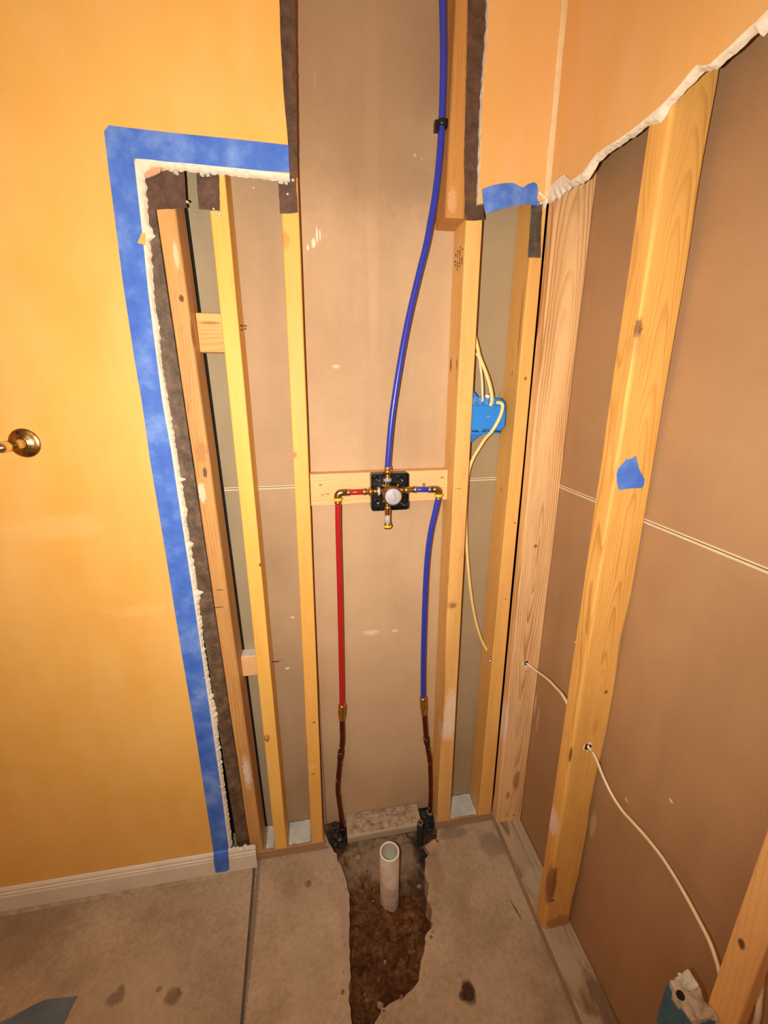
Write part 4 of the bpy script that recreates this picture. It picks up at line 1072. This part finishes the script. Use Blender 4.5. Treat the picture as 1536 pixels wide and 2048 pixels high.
def copper(name, pts, label, seed, sleeves):
    root_mb = MB().tube(smooth_path(pts, 8), .0078, 16); ob = root_mb.build(name, M_copper)
    tag(ob, label, 'pipe')
    path = smooth_path(pts, 8)
    for f_, L_ in sleeves:
        i = int(f_ * (len(path) - 2)); d = path[i + 1] - path[i]
        MB().lathe(path[i], d, [(0, .0078), (0, .0098), (L_, .0098), (L_, .0078)], 18).build('solder_sleeve', mat_plain('dark_copper_sleeve', (.14, .06, .035), .45, .7, var=.3), ob)
    # solder drips
    for k in range(5):
        i = int((.2 + .12 * k + .05 * seed % 1) * (len(path) - 1)); i = min(i, len(path) - 2)
        rock(path[i] + Vector((.006 * (1 if k % 2 else -1), -.005, 0)), .0026, 90 + k + seed * 7, 2.2).build('solder_drip', mat_plain('pale_solder', (.55, .42, .34), .4, .5), ob)
    return ob
yq = lambda py: yp + (py - 1440) / 200 * .022
copper('copper_pipe', [YP(a, b_, yq(b_)) for a, b_ in [(683.5, 1434), (684.5, 1479), (681.5, 1506), (678, 1540), (675.5, 1575), (678, 1602), (683, 1640), (684, 1668), (683, 1700)]], 'bent dark copper pipe below the red supply pipe', 0, [(.24, .03), (.84, .012)])
copper('copper_pipe', [YP(a, b_, yq(b_)) for a, b_ in [(848, 1424), (850, 1450), (852, 1475), (856, 1500), (860, 1530), (861.5, 1579), (860.5, 1623), (861, 1650), (861, 1680)]], 'bent dark copper pipe below the blue supply pipe', 1, [(.26, .025), (.8, .012)])

# rubber-sleeved stubs and tar where the pipes come out of the floor
def sleeve(p, z0, z1, r, label, seed):
    mb = MB(); prof = []
    vs = []; f_ = []; seg = 16; n_ = 14
    for i in range(n_ + 1):
        z = z0 + (z1 - z0) * i / n_
        for k in range(seg):
            th = k * math.tau / seg; rr = r * (1 + .18 * noise.noise((math.cos(th) * 2 + seed, math.sin(th) * 2, z * 60)))
            vs.append((p.x + math.cos(th) * rr, p.y + math.sin(th) * rr, z))
    for i in range(n_):
        for k in range(seg): a = i * seg + k; b_ = i * seg + (k + 1) % seg; f_.append((a, b_, b_ + seg, a + seg))
    f_.append(tuple((n_) * seg + k for k in range(seg)))
    ob = mb.add(vs, f_, 0, True).build('pipe_sleeve', M_sleeve); tag(ob, label, 'pipe sleeve')
    MB().lathe((p.x, p.y, z1), (0, 0, 1), [(0, r * .95), (.003, r * .9), (.003, r * .55), (-.004, r * .5), (-.004, 0)], 16).build('rim', mat_plain('worn_copper_rim', (.25, .17, .12), .5, .3), ob)
    return ob
pS = ZP(838, 1636, .035)
pS = Vector((pS.x, pS.y, 0))
sleeve(Vector((ZP(838, 1636, .06).x, .0 - .010, 0)), -.06, .062, .0115, 'capped black-sleeved stub pipe standing in front of the right copper pipe', 1)
sleeve(Vector((.357, .036, 0)), -.06, .045, .0135, 'black rubber sleeve around the right copper pipe at the floor', 2)
sleeve(Vector((.040, .058, 0)), -.06, .026, .0135, 'black rubber sleeve around the left copper pipe at the floor', 3)
def lumps(cx_, cy_, cz_, ext, n_, seed, label):
    rnd_ = random.Random(seed); mb = MB()
    for i in range(n_):
        c_ = (cx_ + rnd_.uniform(-1, 1) * ext[0], cy_ + rnd_.uniform(-1, 1) * ext[1], cz_ + rnd_.uniform(-1, 1) * ext[2])
        r_ = rnd_.uniform(.006, .014); q_ = rock(c_, r_, seed + i)
        mb.add(q_.v, q_.f, 0, False)
    ob = mb.build('tar_lumps', M_tar); tag(ob, label, 'tar', kind='stuff'); return ob
lumps(.019, .045, .004, (.014, .036, .022), 26, 5, 'black tar crumbs in the notch by the left copper pipe')
lumps(.338, .040, -.002, (.010, .040, .022), 26, 35, 'black tar crumbs in the notch by the right copper pipe')
lumps(.325, -.045, -.045, (.035, .035, .012), 22, 65, 'dark tarry clods in the trench behind the drain stub')

# concrete / board chunk leaning at the trench edge
p = ZP(862, 1694, .010)
ax = [Vector((.022, .005, .010)), Vector((-.008, .018, .004)), Vector((.004, -.010, .016))]
mb = MB(); cs = []
for k in range(8):
    sx_, sy_, sz_ = (1 if k & 1 else -1), (1 if k & 2 else -1), (1 if k & 4 else -1)
    cs.append(p + ax[0] * sx_ * .8 + ax[1] * sy_ * .75 + ax[2] * sz_ * .7 + noise.noise_vector(Vector((k, 2, 1))) * .004)
mb.add(cs, [(0, 2, 3, 1), (4, 5, 7, 6), (0, 1, 5, 4), (1, 3, 7, 5), (3, 2, 6, 7), (2, 0, 4, 6)])
tag(mb.build('concrete_chunk', M_chunk), 'pinkish angular chunk lodged at the trench edge by the black stub', 'rubble')

tag(MB().tube([ZP(1020, 1800, .002), ZP(1032, 1820, .0022), ZP(1044, 1840, .002)], [.0007, .0016, .0006], 6).build('wood_sliver', mat_plain('dark_sliver', (.10, .06, .035), .8)), 'thin dark sliver lying on the floor near the side plate', 'splinter')
# broken chips of concrete along the trench rim
rr_ = random.Random(11)
for i in range(26):
    src = tl if i % 2 else tr
    q_ = src[int(rr_.uniform(.03, .85 if src is tl else .97) * (len(src) - 1))]
    sgn = -1 if src is tl else 1
    r_ = rr_.uniform(.003, .007)
    rock((q_.x + sgn * rr_.uniform(.004, .02), q_.y + rr_.uniform(-.01, .01), r_ * .25), r_, 200 + i, .5).build('concrete_chip', M_chunk if i % 3 else M_stone, floor)
# PVC drain stub
pz0 = -.085; base = ZP(779, 1800, -.07)
pr = .0305; zt2 = .075
for _ in range(40):
    q_ = Vector((base.x, base.y, zt2))
    if pyof(q_) > 1703: zt2 += .003
    elif pyof(q_) < 1700: zt2 -= .003
# leaning very slightly as in the photo
tp = ZP(779, 1702, zt2)
ax_ = Vector((tp.x - base.x, tp.y - base.y, zt2 - pz0)); L = ax_.length
dr = empty('drain_stub', (base.x, base.y, pz0)); tag(dr, 'upright dusty white plastic drain stub in the trench', 'pipe')
b0 = Vector((base.x, base.y, pz0))
MB().lathe(b0, ax_, [(0, pr), (L - .0015, pr), (L - .0015, pr - .0002)], 40).build('pipe', M_pvc, dr)
MB().lathe(b0, ax_, [(L - .0016, pr + .0002), (L, pr - .0005), (L, pr - .0045), (L - .002, pr - .005)], 40).build('rim', M_pvcrim, dr)
MB().lathe(b0, ax_, [(L - .0018, pr - .005), (L - .10, pr - .005), (L - .10, 0)], 40).build('inner_wall', mat_plain('grey_pipe_inside', (.55, .54, .44), .5, var=.05), dr)

GR = {'wall_stud': 'studs of the opened wall framing', 'bottom_plate': 'bottom plates of the framing', 'wood_block': 'horizontal blocks between studs', 'masking_tape': 'blue masking tape strips',
      'copper_pipe': 'old copper supply pipes', 'pipe_sleeve': 'black pipe sleeves at the floor', 'tar_lumps': 'tar debris in the trench'}
for o in list(COL.objects):
    if o.parent is None and o.name.split('.')[0] in GR: o['group'] = GR[o.name.split('.')[0]]
# ================================================================== ELECTRICAL BOXES AND CABLES
# box on the right side of stud R
bx = empty('electrical_box', (YP(975, 800, .03).x, .03, YP(975, 800, .03).z)); tag(bx, 'blue plastic electrical box fixed to the stud at the right bay', 'electrical box')
yb0 = .020; ybk = .078
ox = rR(1.5).x + .0008
def ybx(px, py, y=yb0): return YP(px, py, y)
ol = [(938, 792), (1000, 796), (1009, 803), (1012, 812), (1010, 852), (1001, 861), (998, 867), (960, 869), (938, 871)]
P_ = [ybx(*q_) for q_ in ol]; P_[0].x = ox; P_[-1].x = ox
M_boxin = M_bluebox
mb = MB()
# the photo looks at the closed rear/side of the box: shell with a rounded outline, open at its room side above
slab_poly(mb, P_, (0, .056, 0), 0, 0); mb.build('box_body', M_bluebox, bx)
lp = [ybx(*q_, yb0 - .004) for q_ in [(938, 812), (1004, 812), (1010, 822), (1009, 851), (1001, 860), (997, 866), (938, 869)]]; lp[0].x = ox; lp[-1].x = ox
slab_poly(MB(), lp, (0, .0035, 0), 0, 0).build('box_face', mat_plain('blue_box_face', (.03, .27, .85), .35, var=.05, bmp=.05), bx)
# fixing ears above and below
for quad in ([(938, 774), (953, 790), (957, 797), (938, 797)], [(938, 868), (966, 868), (950, 878), (938, 891)]):
    e_ = [ybx(*q_, yb0 + .006) for q_ in quad]; e_[0].x = ox; e_[-1].x = ox
    slab_poly(MB(), e_, (0, .012, 0), 0, 0).build('fixing_ear', M_bluebox, bx)
# cable entry tabs
for i in range(4):
    a = ybx(944 + i * 13, 803, yb0 - .002)
    MB().box((a.x, a.y - .001, a.z - .008), (a.x + .009, a.y + .0015, a.z + .008)).build('entry_tab', mat_plain('light_blue_tab', (.10, .32, .70), .4), bx)
for q_, r_ in (((975, 792), .005),): 
    MB().lathe(ybx(975, 792, yb0 + .004), (0, -.6, .8), [(-.004, 0), (-.004, .007), (0, .0072), (.003, .005), (.004, 0)], 16).build('plug', M_pvcrim, bx)
# grey fibre fluff on the box top
for i, (px, py) in enumerate([(948, 796), (958, 798), (990, 793), (993, 788), (950, 802), (978, 799)]):
    p = ybx(px, py, yb0 - .003); mb = MB()
    mb.tube([p, p + Vector((.004, -.002, .003)), p + Vector((.007, -.001, -.002))], .0006, 5); mb.build('fibre', M_gyp2, bx)
# handwriting in dark ink (not legible in the photo) and the small white print
ink = MB(); fz = yb0 - .0046
rnd2 = random.Random(4)
for (u0, u1) in ((944, 955), (963, 972), (975, 978), (983, 998)):
    u = u0
    while u < u1:
        h_ = rnd2.uniform(6, 11)
        pts_ = [ybx(u, 866 - h_ * .9, fz), ybx(u + 1.0, 866 - h_ * .3, fz), ybx(u + 2.2, 865.5 - h_ * .6, fz), ybx(u + 3, 865, fz)]
        ink.tube(smooth_path(pts_, 3), .0008, 5); u += 3.4
ink.build('handwriting', M_boxink, bx)
wp = MB()
for u in (974, 976.5, 979):
    wp.tube([ybx(u, 832, fz), ybx(u, 835, fz)], .0003, 5); wp.tube([ybx(u, 832, fz), ybx(u + 1.6, 832.2, fz)], .0003, 5)
wp.build('small_print', mat_plain('white_print', (.8, .85, .9), .5), bx)

def cable(pts, label, mat=M_cable, r=.0047, flat=.55, side=None, name='cable'):
    pp = smooth_path(pts, 8)
    ob = MB().tube(pp, r, 12, flat=flat, side=Vector(side) if side else None).build(name, mat)
    return tag(ob, label, 'cable')
cb_y = .012
xr6 = rR(1.62).x + .004
cable([Vector((xr6 - .002, .05, YP(953, 640, .05).z)), YP(954, 690, .035), YP(959, 712, .030), YP(968, 735, .026), YP(977, 760, .022), YP(983, 785, .018), YP(984, 800, .015), YP(981, 812, .0125)],
      'yellow cable curving down into the top of the blue electrical box', M_cable, .0050, .55, (0, 1, 0))
cable([Vector((xr6 - .002, .06, YP(951, 700, .06).z)), YP(956, 712, .050), YP(961, 735, .042), YP(964, 760, .034), YP(965, 785, .026), YP(965, 803, .016)],
      'thin white cable entering the blue electrical box beside the yellow one', M_cablew, .0032, .7, (0, 1, 0))
cable([YP(993, 805, .012), YP(1001, 806, .004), YP(1005, 811, .001), YP(1003, 825, .001), YP(996, 842, .002), YP(984, 862, .008), YP(970, 878, .02), YP(957, 898, .03), YP(947, 915, .036), YP(939, 935, .040), YP(935, 960, .045),
       YP(932.5, 1000, .05), YP(932, 1060, .055), YP(935, 1120, .055), YP(942, 1190, .055), YP(951, 1240, .055), YP(963, 1280, .053), YP(978, 1308, .046), XP(981, 1312, lEf(.7).x + .010)],
      'yellow cable looping out of the blue box down to a hole in the end stud', M_cable, .0046, .55, (0, 1, 0))
yc = -.0385
hole1 = YP(1052, 1326, yc)
hS = XP(1140, 1400, .64)
p_in = Vector((.640, ySl(.62).y, 0))
cable([hole1 + Vector((0, .012, 0)), hole1 + Vector((.002, -.004, 0)), YP(1075, 1343, -.09), YP(1095, 1358, -.15), YP(1112, 1375, -.20), YP(1125, 1390, -.245), YP(1140, 1418, -.29), Vector((XS + .04, ySl(.62).y + .004, YP(1160, 1470, -.33).z))],
      'cream cable running from the corner stud to the large side stud', M_cablew, .0042, .6, (0, 0, 1))
yS_ = ySb(.68).y
hole2 = YP(1176, 1493, yS_)
cp2 = [(1184, 1503, .640), (1193, 1520, .646), (1207, 1555, .652), (1224, 1590, .656), (1245, 1622, .660), (1262, 1641, .661), (1290, 1672, .660), (1322, 1712, .656), (1350, 1755, .650), (1376, 1800, .643), (1400, 1845, .636), (1420, 1885, .630), (1434, 1925, .625), (1441, 1955, .622)]
cpp = [XP(a, b_, x_) for a, b_, x_ in cp2]
cable([Vector((hole2.x, yS_ + .006, hole2.z)), hole2 + Vector((.001, -.003, -.002))] + cpp + [cpp[-1] + Vector((0, -.03, -.05)), cpp[-1] + Vector((.002, -.06, -.11))],
      'thick cream cable sagging from the large side stud to the lower right corner', M_cablew, .0056, .62, (1, 0, .5))
# splintered drill holes
def drill(p, d, r, parent, n_=9, seed=0):
    d = Vector(d)
    MB().lathe(p, d, [(.0004, r), (.0008, r * .7), (.0008, 0)], 18).build('drill_hole', M_hole, parent)
    rr = random.Random(seed)
    a = Vector((0, 0, 1)); w = d.cross(a).normalized()
    mb = MB()
    for i in range(n_):
        th = rr.uniform(0, math.tau); q_ = Vector(p) + (a * math.cos(th) + w * math.sin(th)) * r
        e_ = q_ + (a * math.cos(th) + w * math.sin(th)) * rr.uniform(-.002, .006) + d * rr.uniform(.001, .006) + Vector((0, 0, -.003))
        mb.tube([q_, (q_ + e_) / 2 + Vector((0, 0, .001)), e_], [.0012, .0014, .0003], 5)
    mb.build('splinters', M_strawfib, parent)
drill(hole1, (0, -1, 0), .0085, sC, 12, 3)
drill(hole2, (0, -1, 0), .0100, sS, 14, 5)
drill(XP(981, 1316, lEf(.68).x - .001), (-1, 0, 0), .007, sE, 7, 9)

# second box at lower right, partly out of frame: blue, its mouth crusted with plaster
q0 = Vector((XS - .050, -.775, 0))
b2 = empty('electrical_box', (XS - .03, -.775, .50)); tag(b2, 'dusty blue electrical box crusted with plaster at the lower right stud', 'electrical box')
ztop = None
c_ = [XP(1346, 2010, XS - .045), XP(1410, 1990, XS)]
zt3 = c_[0].z
bw = MB(); x0_, x1_ = XS - .048, XS - .001; y0_, y1_ = -.765, -.705
z1_ = .535
def shell(mb, x0, x1, y0, y1, z0, z1, t_=.003):
    mb.box((x0, y0, z0), (x0 + t_, y1, z1)); mb.box((x1 - t_, y0, z0), (x1, y1, z1)); mb.box((x0 + t_, y0, z0), (x1 - t_, y0 + t_, z1)); mb.box((x0 + t_, y1 - t_, z0), (x1 - t_, y1, z1)); mb.box((x0 + t_, y0 + t_, z0), (x1 - t_, y1 - t_, z0 + t_))
    return mb
pc2 = XP(1385, 1998, XS - .02)
dy = pc2.y; dz = pc2.z
shell(MB(), XS - .046, XS - .002, dy - .026, dy + .024, dz - .10, dz - .004).build('box_body', mat_plain('dusty_blue_box', (.05, .17, .27), .5, var=.2), b2)
def crust(c0, hx, hy, hz, seed, mat):
    bm = bmesh.new(); bmesh.ops.create_cube(bm, size=2); bmesh.ops.subdivide_edges(bm, edges=bm.edges[:], cuts=5, use_grid_fill=True)
    vs_ = []
    for v in bm.verts:
        p_ = Vector((v.co.x * hx, v.co.y * hy, v.co.z * hz)) + Vector(c0)
        vs_.append(p_ + noise.noise_vector(p_ * 60 + Vector((seed, 0, 0))) * .006 + noise.noise_vector(p_ * 170) * .003)
    f__ = [tuple(v.index for v in f.verts) for f in bm.faces]; bm.free()
    MB().add(vs_, f__, 0, False).build('plaster_crust', mat, b2)
M_crm = mat_plain('cream_plaster', (.62, .50, .37), .85, var=.25, nscale=50, bmp=.6)
crust((XS - .024, dy - .002, dz - .004), .021, .024, .008, 3, M_crm)
crust((XS - .014, dy + .018, dz + .004), .010, .010, .009, 6, M_gyp2)
MB().lathe((XS - .038, dy + .006, dz + .004), (-.5, -.5, .7), [(0, 0), (0, .006), (.003, .006), (.003, 0)], 14).build('dark_opening', M_hole, b2)
# white cable ends behind the short upright
p = XP(1512, 2010, XS + .06)
cable([p + Vector((.02, .02, .06)), p + Vector((.0, .0, .025)), p + Vector((-.008, -.01, .0)), p + Vector((-.004, -.01, -.05)), p + Vector((0, 0, -.12))], 'cream cable stub at the extreme lower right corner', M_cablew, .0055, .7, (0, 1, 0))
